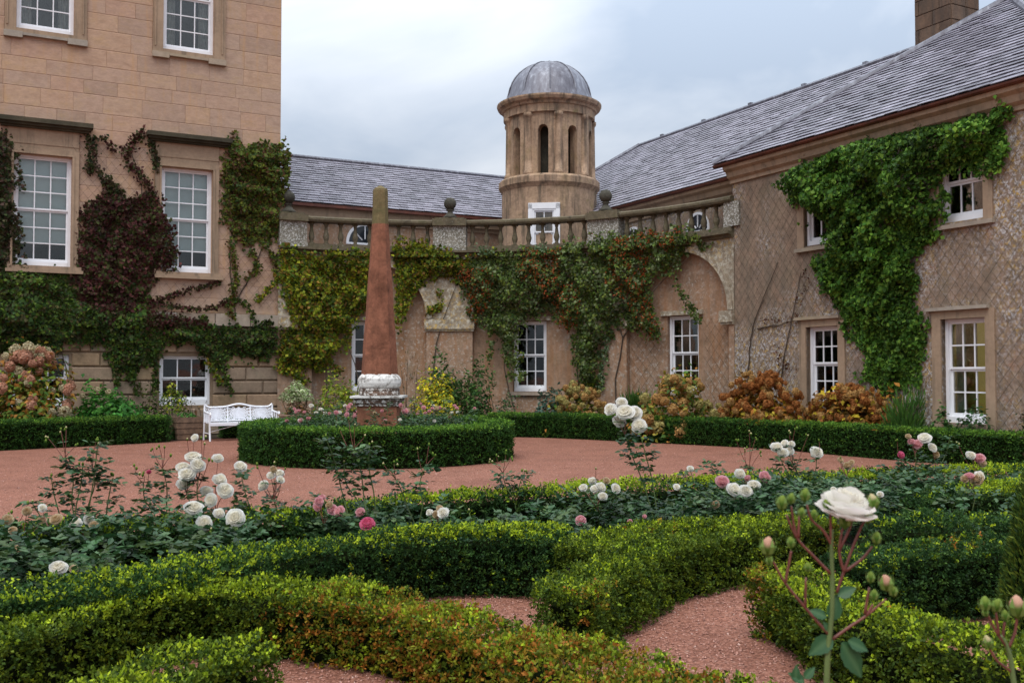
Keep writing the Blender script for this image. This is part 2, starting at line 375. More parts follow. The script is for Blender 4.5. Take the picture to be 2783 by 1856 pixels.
PAL = {k: np.array(v) for k, v in dict(
    box=[(.034, .064, .008), (.058, .098, .010), (.088, .132, .012), (.13, .175, .014)],
    boxdark=[(.018, .048, .014), (.026, .066, .016), (.035, .082, .020), (.06, .12, .022)],
    tip=[(.27, .36, .016), (.35, .43, .02), (.21, .30, .015)],
    gold=[(.14, .18, .012), (.20, .21, .015), (.24, .15, .016), (.30, .115, .018)],
    clip=[(.020, .062, .012), (.03, .085, .014), (.045, .11, .018)],
    cliptip=[(.10, .22, .025), (.14, .26, .03)],
    dark=[(.022, .035, .012), (.04, .055, .015), (.06, .05, .022), (.07, .04, .03)],
    wine=[(.045, .014, .014), (.075, .022, .022), (.05, .03, .015), (.10, .035, .03), (.035, .045, .012), (.05, .06, .015)],
    green=[(.025, .06, .012), (.05, .10, .016), (.09, .14, .018), (.035, .05, .015), (.07, .06, .02)],
    olive=[(.04, .075, .014), (.08, .11, .018), (.13, .15, .02), (.10, .05, .02)],
    yellow=[(.08, .13, .012), (.16, .20, .014), (.26, .27, .016), (.05, .085, .012), (.19, .11, .02)],
    berry=[(.045, .085, .018), (.08, .13, .022), (.12, .15, .025), (.05, .07, .02), (.16, .20, .09)],
    pale=[(.14, .20, .10), (.20, .26, .15), (.08, .14, .06)],
    fresh=[(.035, .10, .012), (.065, .15, .018), (.11, .22, .026), (.15, .26, .035), (.03, .07, .012), (.05, .12, .015)],
    deadred=[(.09, .03, .02), (.06, .03, .02), (.12, .05, .03)],
    rose=[(.018, .055, .018), (.028, .075, .026), (.042, .10, .034), (.065, .125, .045), (.05, .085, .02)],
    mound=[(.03, .12, .02), (.05, .18, .028), (.08, .23, .035)],
    ygreen=[(.12, .20, .02), (.22, .28, .025), (.32, .32, .03), (.07, .12, .02)],
    goldrod=[(.46, .38, .02), (.55, .45, .02), (.26, .30, .025), (.14, .21, .02)],
    shrub=[(.03, .085, .02), (.05, .12, .03), (.09, .17, .04)],
    bluegreen=[(.05, .10, .075), (.09, .15, .11), (.04, .075, .05)],
    varieg=[(.34, .40, .22), (.45, .48, .30), (.18, .26, .09)],
    hydleaf=[(.06, .13, .02), (.12, .18, .025), (.26, .22, .03), (.30, .13, .025)],
    hydrust=[(.32, .13, .026), (.40, .18, .034), (.18, .10, .025), (.44, .34, .03)],
    brown=[(.12, .07, .03), (.18, .09, .04), (.10, .10, .03)],
    yew=[(.03, .065, .014), (.06, .105, .018), (.12, .16, .02)],
    grass=[(.05, .13, .025), (.08, .17, .03)]).items()}
def pick(pal, n, var=0.25, w=None):
    P = PAL[pal]; i = RNG.integers(0, len(P), n)
    return P[i] * (1 + RNG.normal(size=(n, 1)) * var).clip(0.45, 1.7)

# measured outlines (metres; wall creepers as along-wall / height pairs, the curved wall as degrees / height)
IVY = [('rl', 'house', 'dark', [(-8.46, 7.38), (-6.76, 7.56), (-6.53, 7.12), (-6.44, 5.99), (-6.36, 4.82), (-6.45, 4.15), (-8.4, 3.87)]),
 ('wine', 'house', 'wine',
  [(-5.01, 5.78), (-4.69, 6.25), (-4.2, 6.46), (-3.88, 6.21), (-3.45, 6.36), (-3.11, 6.13), (-2.81, 5.49), (-2.74, 4.58), (-2.91, 4.25), (-3.3, 4.09), (-3.37, 3.41), (-3.84, 3.11), (-4.47, 3.24),
   (-5.08, 3.46), (-5.26, 4.01), (-5.25, 4.44), (-5.08, 5.11)]),
 ('low', 'house', 'green',
  [(-8.59, 4.22), (-6.28, 4.23), (-5.19, 4.23), (-5.06, 3.47), (-4.42, 3.32), (-3.42, 3.41), (-3.29, 2.98), (-1.88, 2.97), (-1.42, 2.91), (-0.37, 2.97), (0.02, 2.68), (-0.12, 2.32), (-0.48, 1.98),
   (-1.18, 2.05), (-1.64, 1.72), (-1.98, 2.04), (-2.32, 2.29), (-2.92, 2.38), (-3.3, 1.94), (-3.82, 1.55), (-4.29, 1.71), (-4.54, 2.29), (-5.07, 2.37), (-5.47, 2.31), (-5.86, 2.12), (-8.55, 1.91)]),
 ('right', 'house', 'olive',
  [(-1.55, 7.76), (-1.24, 8.09), (-1.0, 7.84), (0.07, 8.01), (0.32, 7.77), (0.32, 6.92), (0.06, 6.17), (-0.0, 5.44), (-0.51, 5.17), (-0.97, 4.91), (-1.23, 5.13), (-1.5, 5.58), (-1.56, 6.75)]),
 ('q1', 'quad', 'yellow',
  [(-29.76, 5.04), (-11.48, 5.07), (-11.6, 3.58), (-15.74, 3.22), (-17.28, 2.46), (-19.21, 1.97), (-23.09, 1.63), (-29.67, 1.66), (-30.46, 1.96), (-29.34, 2.68), (-27.19, 3.1), (-29.0, 3.75)]),
 ('q1b', 'quad', 'yellow', [(-9.28, 5.37), (-4.38, 5.44), (3.6, 5.05), (10.85, 4.95), (8.43, 4.55), (3.61, 4.34), (-1.18, 4.32), (-4.74, 3.84), (-6.86, 3.15), (-9.06, 2.72)]),
 ('q2', 'quad', 'berry',
  [(1.21, 4.69), (6.81, 4.96), (12.47, 5.06), (19.81, 5.17), (25.59, 5.27), (31.45, 5.37), (39.96, 5.38), (50.52, 5.16), (53.41, 4.95), (47.99, 4.78), (46.92, 4.52), (43.39, 4.28), (39.92, 4.14),
   (39.05, 3.68), (39.89, 3.22), (41.77, 2.75), (40.29, 2.38), (37.31, 2.88), (34.76, 3.01), (33.07, 2.66), (30.54, 2.32), (29.68, 1.31), (26.36, 1.22), (24.71, 1.97), (23.08, 2.81), (21.44, 3.31),
   (18.98, 3.13), (14.25, 3.06), (14.09, 2.34), (15.06, 1.73), (13.44, 1.36), (12.31, 1.97), (10.05, 2.47), (7.47, 3.09), (5.06, 3.59), (2.97, 4.09)]),
 ('pv', 'pav', 'fresh',
  [(2.5, 6.25), (2.9, 6.44), (3.91, 6.58), (5.06, 6.53), (6.3, 6.47), (7.42, 6.48), (7.66, 6.27), (7.51, 5.91), (7.33, 5.23), (7.11, 5.2), (7.06, 5.47), (6.38, 5.51), (6.14, 5.46), (6.0, 5.14),
   (6.29, 4.68), (6.07, 4.37), (5.68, 4.16), (5.57, 3.66), (5.45, 2.98), (5.74, 2.69), (5.78, 2.11), (5.52, 1.69), (5.19, 1.24), (4.76, 1.2), (4.19, 1.42), (4.08, 1.88), (3.85, 2.52), (3.49, 2.91),
   (3.22, 3.31), (2.86, 3.62), (2.63, 4.13), (3.28, 4.33), (3.24, 4.83), (2.64, 5.1), (2.16, 5.45), (2.11, 5.78)])]
STRANDS = [('house', 'wine', 0.16, [(-3.61, 7.9), (-3.89, 7.51), (-4.0, 7.27), (-3.89, 6.95), (-3.7, 6.78), (-3.4, 6.42), (-3.29, 6.03)]), ('house', 'wine', 0.1, [(-4.45, 7.5), (-4.29, 7.32)]),
 ('house', 'dark', 0.17, [(-4.93, 7.62), (-4.81, 7.3), (-4.87, 6.68)]), ('house', 'dark', 0.1, [(-4.81, 7.6), (-4.52, 7.59)]),
 ('house', 'dark', 0.16, [(-4.87, 6.85), (-4.56, 6.65), (-4.25, 6.29), (-4.09, 5.97)]), ('house', 'dark', 0.15, [(-3.42, 7.75), (-3.34, 7.39), (-3.24, 6.95)]),
 ('house', 'wine', 0.1, [(-3.37, 3.39), (-2.94, 3.63), (-2.44, 3.81), (-1.66, 4.05)]), ('house', 'wine', 0.1, [(-3.42, 3.52), (-2.77, 3.37), (-2.33, 3.31), (-1.71, 3.41), (-1.43, 3.61)]),
 ('house', 'wine', 0.1, [(-3.31, 3.13), (-2.55, 3.03), (-1.99, 2.93)]), ('house', 'wine', 0.45, [(-4.73, 3.37), (-4.36, 2.93), (-3.84, 2.89)]),
 ('house', 'wine', 0.35, [(-3.63, 3.06), (-2.98, 2.91), (-2.43, 2.89)]), ('house', 'green', 0.3, [(-4.84, 4.02), (-4.37, 3.82), (-3.53, 3.63)]),
 ('house', 'green', 0.13, [(-3.83, 1.94), (-3.76, 1.49), (-3.69, 1.1)]), ('house', 'green', 0.12, [(-4.22, 1.94), (-4.15, 1.27)]),
 ('house', 'green', 0.12, [(-3.28, 2.28), (-3.23, 1.6), (-3.29, 1.15)]), ('house', 'green', 0.12, [(-1.58, 1.95), (-1.46, 1.49), (-1.29, 1.14)]),
 ('house', 'yellow', 0.12, [(-1.92, 1.95), (-1.75, 1.72), (-1.63, 1.37)]), ('house', 'olive', 0.13, [(-1.35, 5.18), (-1.26, 4.65), (-1.2, 4.07), (-1.36, 3.48), (-1.31, 3.07)]),
 ('house', 'olive', 0.12, [(-0.51, 5.17), (-0.2, 4.83), (-0.12, 4.47)]), ('house', 'olive', 0.12, [(-0.8, 4.98), (-0.62, 4.45), (-0.97, 4.2)]),
 ('house', 'yellow', 0.12, [(-0.02, 4.24), (-0.38, 3.84), (-0.59, 3.62)]), ('house', 'green', 0.13, [(-0.72, 3.02), (-0.96, 3.49), (-1.25, 3.6)]),
 ('quad', 'yellow', 0.16, [(-28.51, 1.72), (-25.41, 1.51), (-24.63, 1.36)]), ('quad', 'yellow', 0.14, [(-20.77, 1.97), (-18.81, 1.73), (-19.2, 1.6)]),
 ('quad', 'yellow', 0.14, [(-1.18, 4.34), (-0.37, 3.59), (-2.35, 3.4)]), ('quad', 'berry', 0.14, [(44.7, 4.09), (45.82, 3.68), (47.75, 3.33), (49.87, 2.95)]),
 ('quad', 'berry', 0.14, [(39.04, 3.57), (39.88, 2.99), (41.16, 2.58)]), ('quad', 'yellow', 0.15, [(27.21, 2.56), (26.78, 1.84), (28.18, 1.27)]),
 ('quad', 'pale', 0.14, [(31.38, 2.55), (30.11, 1.84), (29.85, 1.25)]), ('quad', 'berry', 0.12, [(8.43, 3.09), (9.24, 2.47), (8.84, 2.1)]), ('quad', 'pale', 0.16, [(6.81, 5.14), (9.23, 5.04)]),
 ('quad', 'pale', 0.16, [(17.35, 5.1), (19.81, 5.12)]), ('pav', 'deadred', 0.14, [(2.47, 3.9), (2.57, 3.6), (2.25, 3.28)]), ('pav', 'deadred', 0.2, [(1.6, 2.11), (1.82, 1.85), (2.09, 1.7)]),
 ('pav', 'deadred', 0.1, [(1.1, 2.86), (1.76, 2.86), (2.25, 2.93)]), ('pav', 'fresh', 0.14, [(7.28, 6.05), (7.27, 5.65), (7.22, 5.26)]), ('pav', 'fresh', 0.14, [(6.24, 5.52), (6.48, 5.44)]),
 ('pav', 'fresh', 0.14, [(5.66, 4.17), (5.97, 4.3)])]
HEDGE = {'A': [(-2.579, 4.753), (-2.431, 5.079), (-2.224, 5.509), (-1.738, 5.894), (-1.03, 5.742), (-0.568, 5.462), (-0.114, 4.928), (0.276, 4.408), (0.674, 3.95), (0.888, 3.725)],
 'B': [(-1.73, 3.651), (-1.583, 3.968), (-1.434, 4.462), (-1.194, 4.72)],
 'C': [(-2.862, 5.122), (-2.594, 5.392), (-2.265, 5.568), (-1.899, 6.058), (-1.525, 6.599), (-0.782, 7.3), (-0.077, 7.49), (0.319, 7.306)],
 'C2': [(0.414, 7.059), (0.804, 7.43), (1.069, 7.795), (1.494, 8.141)],
 'D': [(0.289, 5.618), (0.502, 6.202), (0.993, 7.091), (1.754, 7.851), (2.589, 8.4)],
 'E': [(1.638, 6.264), (1.744, 5.881), (1.857, 5.106), (2.118, 4.484), (2.262, 4.196)],
 'F': [(2.091, 6.308), (2.438, 6.554), (3.013, 6.793), (3.736, 7.038), (4.24, 7.134)],
 'G1': [(2.883, 7.921), (3.577, 8.001), (4.382, 8.05)],
 'G2': [(3.701, 9.424), (4.633, 10.048), (5.876, 10.724)],
 'H': [(-1.755, 8.359), (-0.994, 9.31), (0.201, 9.834), (1.592, 10.455), (3.149, 11.149), (4.821, 11.663), (6.595, 12.112)],
 'Hl': [(-4.233, 7.309), (-3.836, 7.454), (-2.903, 7.703), (-1.821, 8.303)],
 'L': [(-11.18, 20.55), (-10.77, 21.14), (-9.48, 22.42), (-8.13, 23.87)],
 'Rr': [(-0.62, 25.87), (0.82, 25.51), (2.37, 24.34), (4.2, 22.84), (5.58, 21.51), (6.89, 19.27), (8.5, 17.0)],
 'bench': [(-7.3, 24.18), (-7.51, 24.5)]}
ROSE = {'r1': (-3.831, 7.7,
        ((-3.704, 7.4, 0.545, 0.0576, 'c'), (-3.516, 7.3, 0.616, 0.048, 'c'), (-3.458, 7.4, 0.539, 0.048, 'c'), (-3.428, 7.0, 0.398, 0.0528, 'c'), (-3.566, 7.2, 0.496, 0.043199999999999995, 'c')),
        ((-3.716, 7.7, 0.585), (-3.849, 7.7, 0.536))),
 'r10': (0.019, 9.6, (), ((-0.148, 9.6, 0.832), (-0.056, 9.6, 0.873), (-0.002, 9.6, 0.811), (0.123, 9.6, 0.687), (-0.189, 9.6, 0.77))),
 'r11': (0.806, 9.3,
         ((0.626, 8.9, 0.608, 0.0624, 'w'), (0.751, 9.4, 0.617, 0.06, 'w'), (0.734, 8.9, 0.6, 0.0576, 'w'), (0.792, 8.9, 0.615, 0.06720000000000001, 'w'), (0.923, 8.9, 0.6, 0.06720000000000001, 'w'),
          (0.79, 8.8, 0.543, 0.0576, 'w'), (0.876, 9.3, 0.627, 0.05, 'c')),
         ((0.776, 9.3, 0.735),)),
 'r11b': (0.838, 8.6, ((0.552, 8.1, 0.442, 0.06720000000000001, 'p'), (0.944, 8.1, 0.425, 0.033600000000000005, 'p'), (1.08, 8.2, 0.449, 0.0288, 'p')), ()),
 'r12': (1.347, 9.0,
         ((0.877, 9.0, 1.297, 0.085, 'w'), (0.988, 9.05, 1.354, 0.075, 'w'), (1.004, 8.95, 1.279, 0.11, 'w'), (1.096, 9.0, 1.265, 0.1, 'w'), (0.963, 9.0, 1.191, 0.09, 'w'),
          (1.128, 8.92, 1.156, 0.105, 'w')),
         ()),
 'r13': (2.145, 9.6,
         ((1.918, 9.2, 0.634, 0.08639999999999999, 'p'), (2.181, 9.6, 0.662, 0.085, 'w'), (2.011, 9.1, 0.574, 0.0912, 'w'), (2.117, 9.1, 0.558, 0.08639999999999999, 'w'),
          (2.205, 9.2, 0.598, 0.0816, 'w'), (2.418, 9.6, 0.637, 0.085, 'p'), (1.817, 9.0, 0.449, 0.0576, 'c'), (1.508, 9.2, 0.578, 0.048, 'w'), (2.255, 9.65, 0.616, 0.05, 'p'),
          (1.738, 9.8, 0.689, 0.05, 'w')),
         ((1.891, 9.6, 0.77),)),
 'r14': (3.001, 10.4,
         ((2.743, 10.4, 0.858, 0.085, 'w'), (2.788, 10.35, 0.803, 0.085, 'w'), (2.865, 10.4, 0.817, 0.085, 'w'), (2.843, 10.5, 0.892, 0.07, 'w'), (2.888, 10.4, 0.889, 0.065, 'w'),
          (3.158, 10.4, 0.804, 0.1, 'w')),
         ((2.871, 10.4, 1.015), (2.93, 10.4, 1.038), (3.065, 10.4, 0.97), (3.177, 10.4, 0.925))),
 'r14b': (2.391, 10.3, (), ((2.298, 10.3, 0.932), (2.433, 10.3, 1.021), (2.499, 10.3, 0.954), (2.386, 10.3, 0.843), (2.542, 10.3, 0.798))),
 'r15': (4.594, 11.2,
         ((4.597, 11.2, 0.907, 0.11, 'w'), (4.451, 11.2, 0.864, 0.06, 'p'), (4.518, 11.2, 0.835, 0.08, 'p'), (4.693, 11.2, 0.796, 0.08, 'w'), (4.342, 11.2, 0.709, 0.06, 'd'),
          (4.73, 11.2, 0.718, 0.06, 'c'), (4.418, 11.2, 0.922, 0.05, 'c')),
         ((4.295, 11.2, 0.873), (4.879, 11.2, 0.922))),
 'r16': (5.133, 11.0, ((5.027, 11.0, 0.725, 0.08, 'w'), (5.113, 11.0, 0.696, 0.08, 'p'), (5.15, 11.0, 0.639, 0.07, 'c')), ((4.886, 11.0, 0.839),)),
 'r17': (4.325, 9.4, ((4.273, 9.4, 0.665, 0.06, 'p'), (4.341, 9.4, 0.633, 0.1, 'c'), (4.375, 9.4, 0.665, 0.07, 'w'), (4.232, 9.4, 0.633, 0.06, 'c'), (3.29, 9.0, 0.534, 0.048, 'w')), ()),
 'r18': (3.339, 9.8, ((3.267, 9.8, 0.723, 0.06, 'c'), (3.31, 9.8, 0.752, 0.045, 'c'), (2.937, 9.2, 0.558, 0.048, 'w'), (3.204, 9.8, 0.774, 0.05, 'c')), ((3.204, 9.8, 0.795),)),
 'r2': (-3.346, 7.7,
        ((-3.307, 7.3, 0.56, 0.06720000000000001, 'c'), (-3.168, 7.3, 0.535, 0.06720000000000001, 'w'), (-3.106, 7.4, 0.539, 0.0576, 'w'), (-3.032, 7.3, 0.519, 0.048, 'c'),
         (-3.45, 7.4, 0.625, 0.048, 'w')),
        ((-3.667, 7.7, 0.635),)),
 'r2b': (-3.118, 6.9, ((-2.926, 6.5, 0.367, 0.0768, 'w'), (-2.822, 6.5, 0.353, 0.043199999999999995, 'c')), ()),
 'r3': (-3.456, 8.2, (), ((-3.789, 8.2, 1.086), (-3.683, 8.2, 1.157), (-3.641, 8.2, 1.167), (-3.546, 8.2, 1.033), (-3.756, 8.2, 0.785), (-3.501, 8.2, 0.873), (-3.38, 8.2, 1.068))),
 'r3b': (-3.415, 8.3, (), ((-3.432, 8.3, 1.062), (-3.491, 8.3, 0.918), (-3.291, 8.3, 0.775))),
 'r4': (-2.849, 8.3, ((-2.997, 8.3, 0.8, 0.03, 'd'),), ((-2.97, 8.3, 0.99), (-2.916, 8.3, 1.011), (-2.87, 8.3, 1.004), (-2.818, 8.3, 0.936), (-3.119, 8.3, 0.854), (-3.04, 8.3, 0.793))),
 'r5': (-2.364, 8.0,
        ((-2.543, 8.0, 0.957, 0.085, 'w'), (-2.482, 7.95, 0.895, 0.09, 'w'), (-2.638, 8.05, 0.869, 0.08, 'w'), (-2.564, 7.92, 0.823, 0.095, 'w'), (-2.607, 8.0, 0.739, 0.08, 'w'),
         (-2.368, 8.1, 0.934, 0.065, 'w'), (-2.334, 8.05, 0.772, 0.08, 'w'), (-2.281, 8.0, 0.687, 0.09, 'w'), (-2.445, 8.05, 0.678, 0.075, 'w'), (-2.386, 7.95, 0.614, 0.085, 'w'),
         (-2.37, 7.5, 0.618, 0.096, 'w'), (-2.291, 7.5, 0.505, 0.0912, 'w'), (-2.065, 7.5, 0.541, 0.1104, 'w'), (-2.208, 7.6, 0.563, 0.06720000000000001, 'w'), (-2.547, 8.05, 1.099, 0.05, 'w')),
        ((-2.586, 8.0, 1.088), (-2.475, 8.0, 1.098), (-2.447, 8.0, 1.053), (-2.411, 8.0, 0.925))),
 'r6': (-2.008, 8.4,
        ((-2.269, 8.4, 0.841, 0.08, 'w'), (-2.082, 8.4, 0.685, 0.07, 'w'), (-1.992, 8.4, 0.816, 0.05, 'c'), (-1.972, 8.5, 0.77, 0.06, 'w'), (-2.014, 8.4, 0.765, 0.05, 'w'),
         (-1.93, 8.4, 0.729, 0.05, 'w')),
        ((-2.131, 8.4, 0.855), (-1.985, 8.4, 0.866), (-1.894, 8.4, 0.819))),
 'r7': (-1.498, 8.4,
        ((-1.532, 8.0, 0.598, 0.0576, 'p'), (-1.568, 8.1, 0.543, 0.0528, 'p'), (-1.431, 8.0, 0.536, 0.0624, 'p'), (-1.362, 7.9, 0.535, 0.06720000000000001, 'p'), (-1.456, 8.0, 0.57, 0.0528, 'c'),
         (-1.225, 8.1, 0.501, 0.0576, 'p'), (-1.534, 8.1, 0.62, 0.043199999999999995, 'p')),
        ((-1.602, 8.4, 0.602),)),
 'r7b': (-1.131, 8.0, ((-1.078, 7.5, 0.499, 0.0816, 'd'),), ()),
 'r8': (-1.191, 8.3, (), ((-1.539, 8.3, 1.097), (-1.424, 8.3, 1.151), (-1.352, 8.3, 1.241), (-1.215, 8.3, 1.097), (-1.178, 8.3, 1.026), (-1.386, 8.3, 0.882), (-1.298, 8.3, 1.187))),
 'r9': (-0.795, 8.7, ((-0.684, 8.3, 0.471, 0.048, 'w'), (-0.619, 8.3, 0.453, 0.0624, 'c'), (-0.569, 8.25, 0.474, 0.06720000000000001, 'w'), (-0.594, 8.3, 0.506, 0.048, 'c')),
        ((-1.114, 8.7, 0.829), (-0.82, 8.7, 0.96), (-0.719, 8.7, 0.998), (-0.662, 8.7, 0.904), (-1.02, 8.7, 0.848)))}
FG = {'bloom': (0.65, 1.95, 1.357),
 'br': (((0.618, 1.95, 1.091), (0.652, 1.95, 1.115), (0.684, 1.95, 1.136), (0.723, 1.95, 1.168)), ((0.684, 1.95, 1.136), (0.697, 1.95, 1.158)), ((0.681, 1.95, 1.139), (0.69, 1.95, 1.19)),
        ((0.61, 1.95, 1.101), (0.579, 1.95, 1.136), (0.528, 1.95, 1.198), (0.508, 1.95, 1.234), (0.496, 1.95, 1.253)), ((0.528, 1.95, 1.199), (0.535, 1.95, 1.234), (0.54, 1.95, 1.26)),
        ((0.566, 1.95, 1.152), (0.568, 1.95, 1.209)), ((0.615, 1.95, 1.217), (0.58, 1.95, 1.253), (0.551, 1.95, 1.285), (0.531, 1.95, 1.33)),
        ((0.551, 1.95, 1.285), (0.545, 1.95, 1.314), (0.541, 1.95, 1.346)), ((0.554, 1.95, 1.285), (0.556, 1.95, 1.327)),
        ((0.62, 1.95, 1.269), (0.603, 1.95, 1.298), (0.58, 1.95, 1.32), (0.571, 1.95, 1.349)), ((0.618, 1.95, 1.276), (0.616, 1.95, 1.339)),
        ((0.627, 1.95, 1.18), (0.642, 1.95, 1.222), (0.66, 1.95, 1.269), (0.677, 1.95, 1.308), (0.686, 1.95, 1.32)),
        ((0.642, 1.95, 1.218), (0.633, 1.95, 1.257), (0.638, 1.95, 1.295), (0.645, 1.95, 1.314)), ((0.645, 1.95, 1.222), (0.676, 1.95, 1.244), (0.697, 1.95, 1.269)),
        ((0.634, 1.95, 1.263), (0.657, 1.95, 1.314), (0.651, 1.95, 1.339))),
 'buds': (((0.523, 1.95, 1.352), 0.02, 'g'), ((0.541, 1.95, 1.36), 0.015, 'g'), ((0.568, 1.95, 1.367), 0.018, 'g'), ((0.585, 1.95, 1.33), 0.013, 'g'), ((0.561, 1.95, 1.333), 0.014, 'g'),
          ((0.7, 1.95, 1.355), 0.02, 'c'), ((0.645, 1.95, 1.32), 0.024, 'c'), ((0.69, 1.95, 1.323), 0.016, 'g'), ((0.705, 1.95, 1.284), 0.017, 'g'), ((0.495, 1.95, 1.268), 0.026, 'k'),
          ((0.54, 1.95, 1.276), 0.015, 'g'), ((0.572, 1.95, 1.228), 0.013, 'g'), ((0.693, 1.95, 1.209), 0.015, 'g'), ((0.723, 1.95, 1.198), 0.024, 'k'), ((0.736, 1.95, 1.183), 0.016, 'g'),
          ((0.699, 1.95, 1.175), 0.015, 'g'), ((0.498, 1.95, 1.241), 0.014, 'g'), ((0.61, 1.95, 1.349), 0.014, 'g')),
 'leaves': (((0.618, 1.95, 1.095), (0.571, 1.95, 1.06)), ((0.613, 1.95, 1.104), (0.601, 1.95, 1.126)), ((0.636, 1.95, 1.085), (0.68, 1.95, 1.016)), ((0.617, 1.95, 1.126), (0.629, 1.95, 1.177)),
            ((0.607, 1.95, 1.133), (0.574, 1.95, 1.148)), ((0.563, 1.95, 1.009), (0.533, 1.95, 1.028)), ((0.563, 1.95, 1.016), (0.584, 1.95, 1.038)), ((0.629, 1.95, 1.174), (0.666, 1.95, 1.191)),
            ((0.648, 1.95, 1.088), (0.69, 1.95, 1.069)), ((0.545, 1.95, 1.009), (0.549, 1.95, 1.042))),
 'main': ((0.603, 1.95, 0.839), (0.606, 1.95, 1.009), (0.61, 1.95, 1.076), (0.617, 1.95, 1.139), (0.619, 1.95, 1.202), (0.618, 1.95, 1.263), (0.62, 1.95, 1.301)),
 'sbr': (((0.955, 1.95, 1.076), (0.933, 1.95, 1.107), (0.915, 1.95, 1.145)), ((0.939, 1.95, 1.098), (0.934, 1.95, 1.145)), ((0.958, 1.95, 1.076), (0.971, 1.95, 1.107), (0.975, 1.95, 1.145)),
         ((0.964, 1.95, 1.028), (0.935, 1.95, 1.05), (0.918, 1.95, 1.079)), ((0.946, 1.95, 1.091), (0.951, 1.95, 1.129))),
 'sbuds': (((0.913, 1.95, 1.158), 0.02, 'g'), ((0.935, 1.95, 1.155), 0.02, 'g'), ((0.975, 1.95, 1.152), 0.03, 'k'), ((0.951, 1.95, 1.136), 0.015, 'g'), ((0.918, 1.95, 1.085), 0.017, 'c'),
           ((0.913, 1.95, 1.142), 0.012, 'g')),
 'side': ((0.968, 1.95, 0.902), (0.964, 1.95, 1.028), (0.955, 1.95, 1.076), (0.943, 1.95, 1.098))}

# ================================================================== THE SETTING
def sheet(name, pts, z, mat, label=None):
    mb = MB(); mb.add([(x, y, z) for x, y in pts], [tuple(range(len(pts)))])
    o = mb.build(name, mat); o["kind"] = "structure"
    if label: o["label"] = label
    return o
g = sheet("ground", [(-400, -300), (400, -300), (400, 500), (-400, 500)], 0.0, M_gravel, "red gravel court and paths between the clipped hedges")

UX, UY = math.cos(rad(27.6)), math.sin(rad(27.6))
A_H, A_P = rad(27.6), rad(-62.4)
C0 = (-2.0, 19.6)

# unit bevelled block shared by all ashlar pieces
def unit_block(name, mat, bx, bz, by):
    mb = MB(); h = .5
    fr = [(-h+bx, -h, -h+bz), (h-bx, -h, -h+bz), (h-bx, -h, h-bz), (-h+bx, -h, h-bz)]
    md = [(-h, -h+by, -h), (h, -h+by, -h), (h, -h+by, h), (-h, -h+by, h)]
    bk = [(-h, h, -h), (h, h, -h), (h, h, h), (-h, h, h)]
    mb.loft([fr, md, bk]); return mb.mesh(name, mat)
BLK_A = unit_block("stone_block", S_ashlar, .012, .03, .3)
BLK_R = unit_block("rusticated_block", S_rust, .035, .085, .5)
BLK_B = unit_block("band_block", S_band, .01, .03, .2)
BLK_C = unit_block("chimney_block", S_chim, .02, .04, .3)
PANE = (lambda mb: (mb.box(-.5, .5, -.5, .5, -.5, .5), mb.mesh("pane", M_glass))[1])(MB())

def grid_wall(mb, x0, x1, z0, z1, y0, y1, holes):
    xs = sorted({x0, x1, *[h[0] for h in holes], *[h[1] for h in holes]}); zs = sorted({z0, z1, *[h[2] for h in holes], *[h[3] for h in holes]})
    xs = [x for x in xs if x0 <= x <= x1]; zs = [z for z in zs if z0 <= z <= z1]
    def solid(i, j):
        if i < 0 or j < 0 or i >= len(xs) - 1 or j >= len(zs) - 1: return False
        cx, cz = (xs[i]+xs[i+1])/2, (zs[j]+zs[j+1])/2
        return not any(h[0] < cx < h[1] and h[2] < cz < h[3] for h in holes)
    for i in range(len(xs)-1):
        for j in range(len(zs)-1):
            if not solid(i, j): continue
            a, b, c, d = xs[i], xs[i+1], zs[j], zs[j+1]
            mb.quad((a,y0,c),(b,y0,c),(b,y0,d),(a,y0,d)); mb.quad((a,y1,c),(a,y1,d),(b,y1,d),(b,y1,c))
            if not solid(i-1, j): mb.quad((a,y0,c),(a,y0,d),(a,y1,d),(a,y1,c))
            if not solid(i+1, j): mb.quad((b,y0,c),(b,y1,c),(b,y1,d),(b,y0,d))
            if not solid(i, j-1): mb.quad((a,y0,c),(a,y1,c),(b,y1,c),(b,y0,c))
            if not solid(i, j+1): mb.quad((a,y0,d),(b,y0,d),(b,y1,d),(a,y1,d))

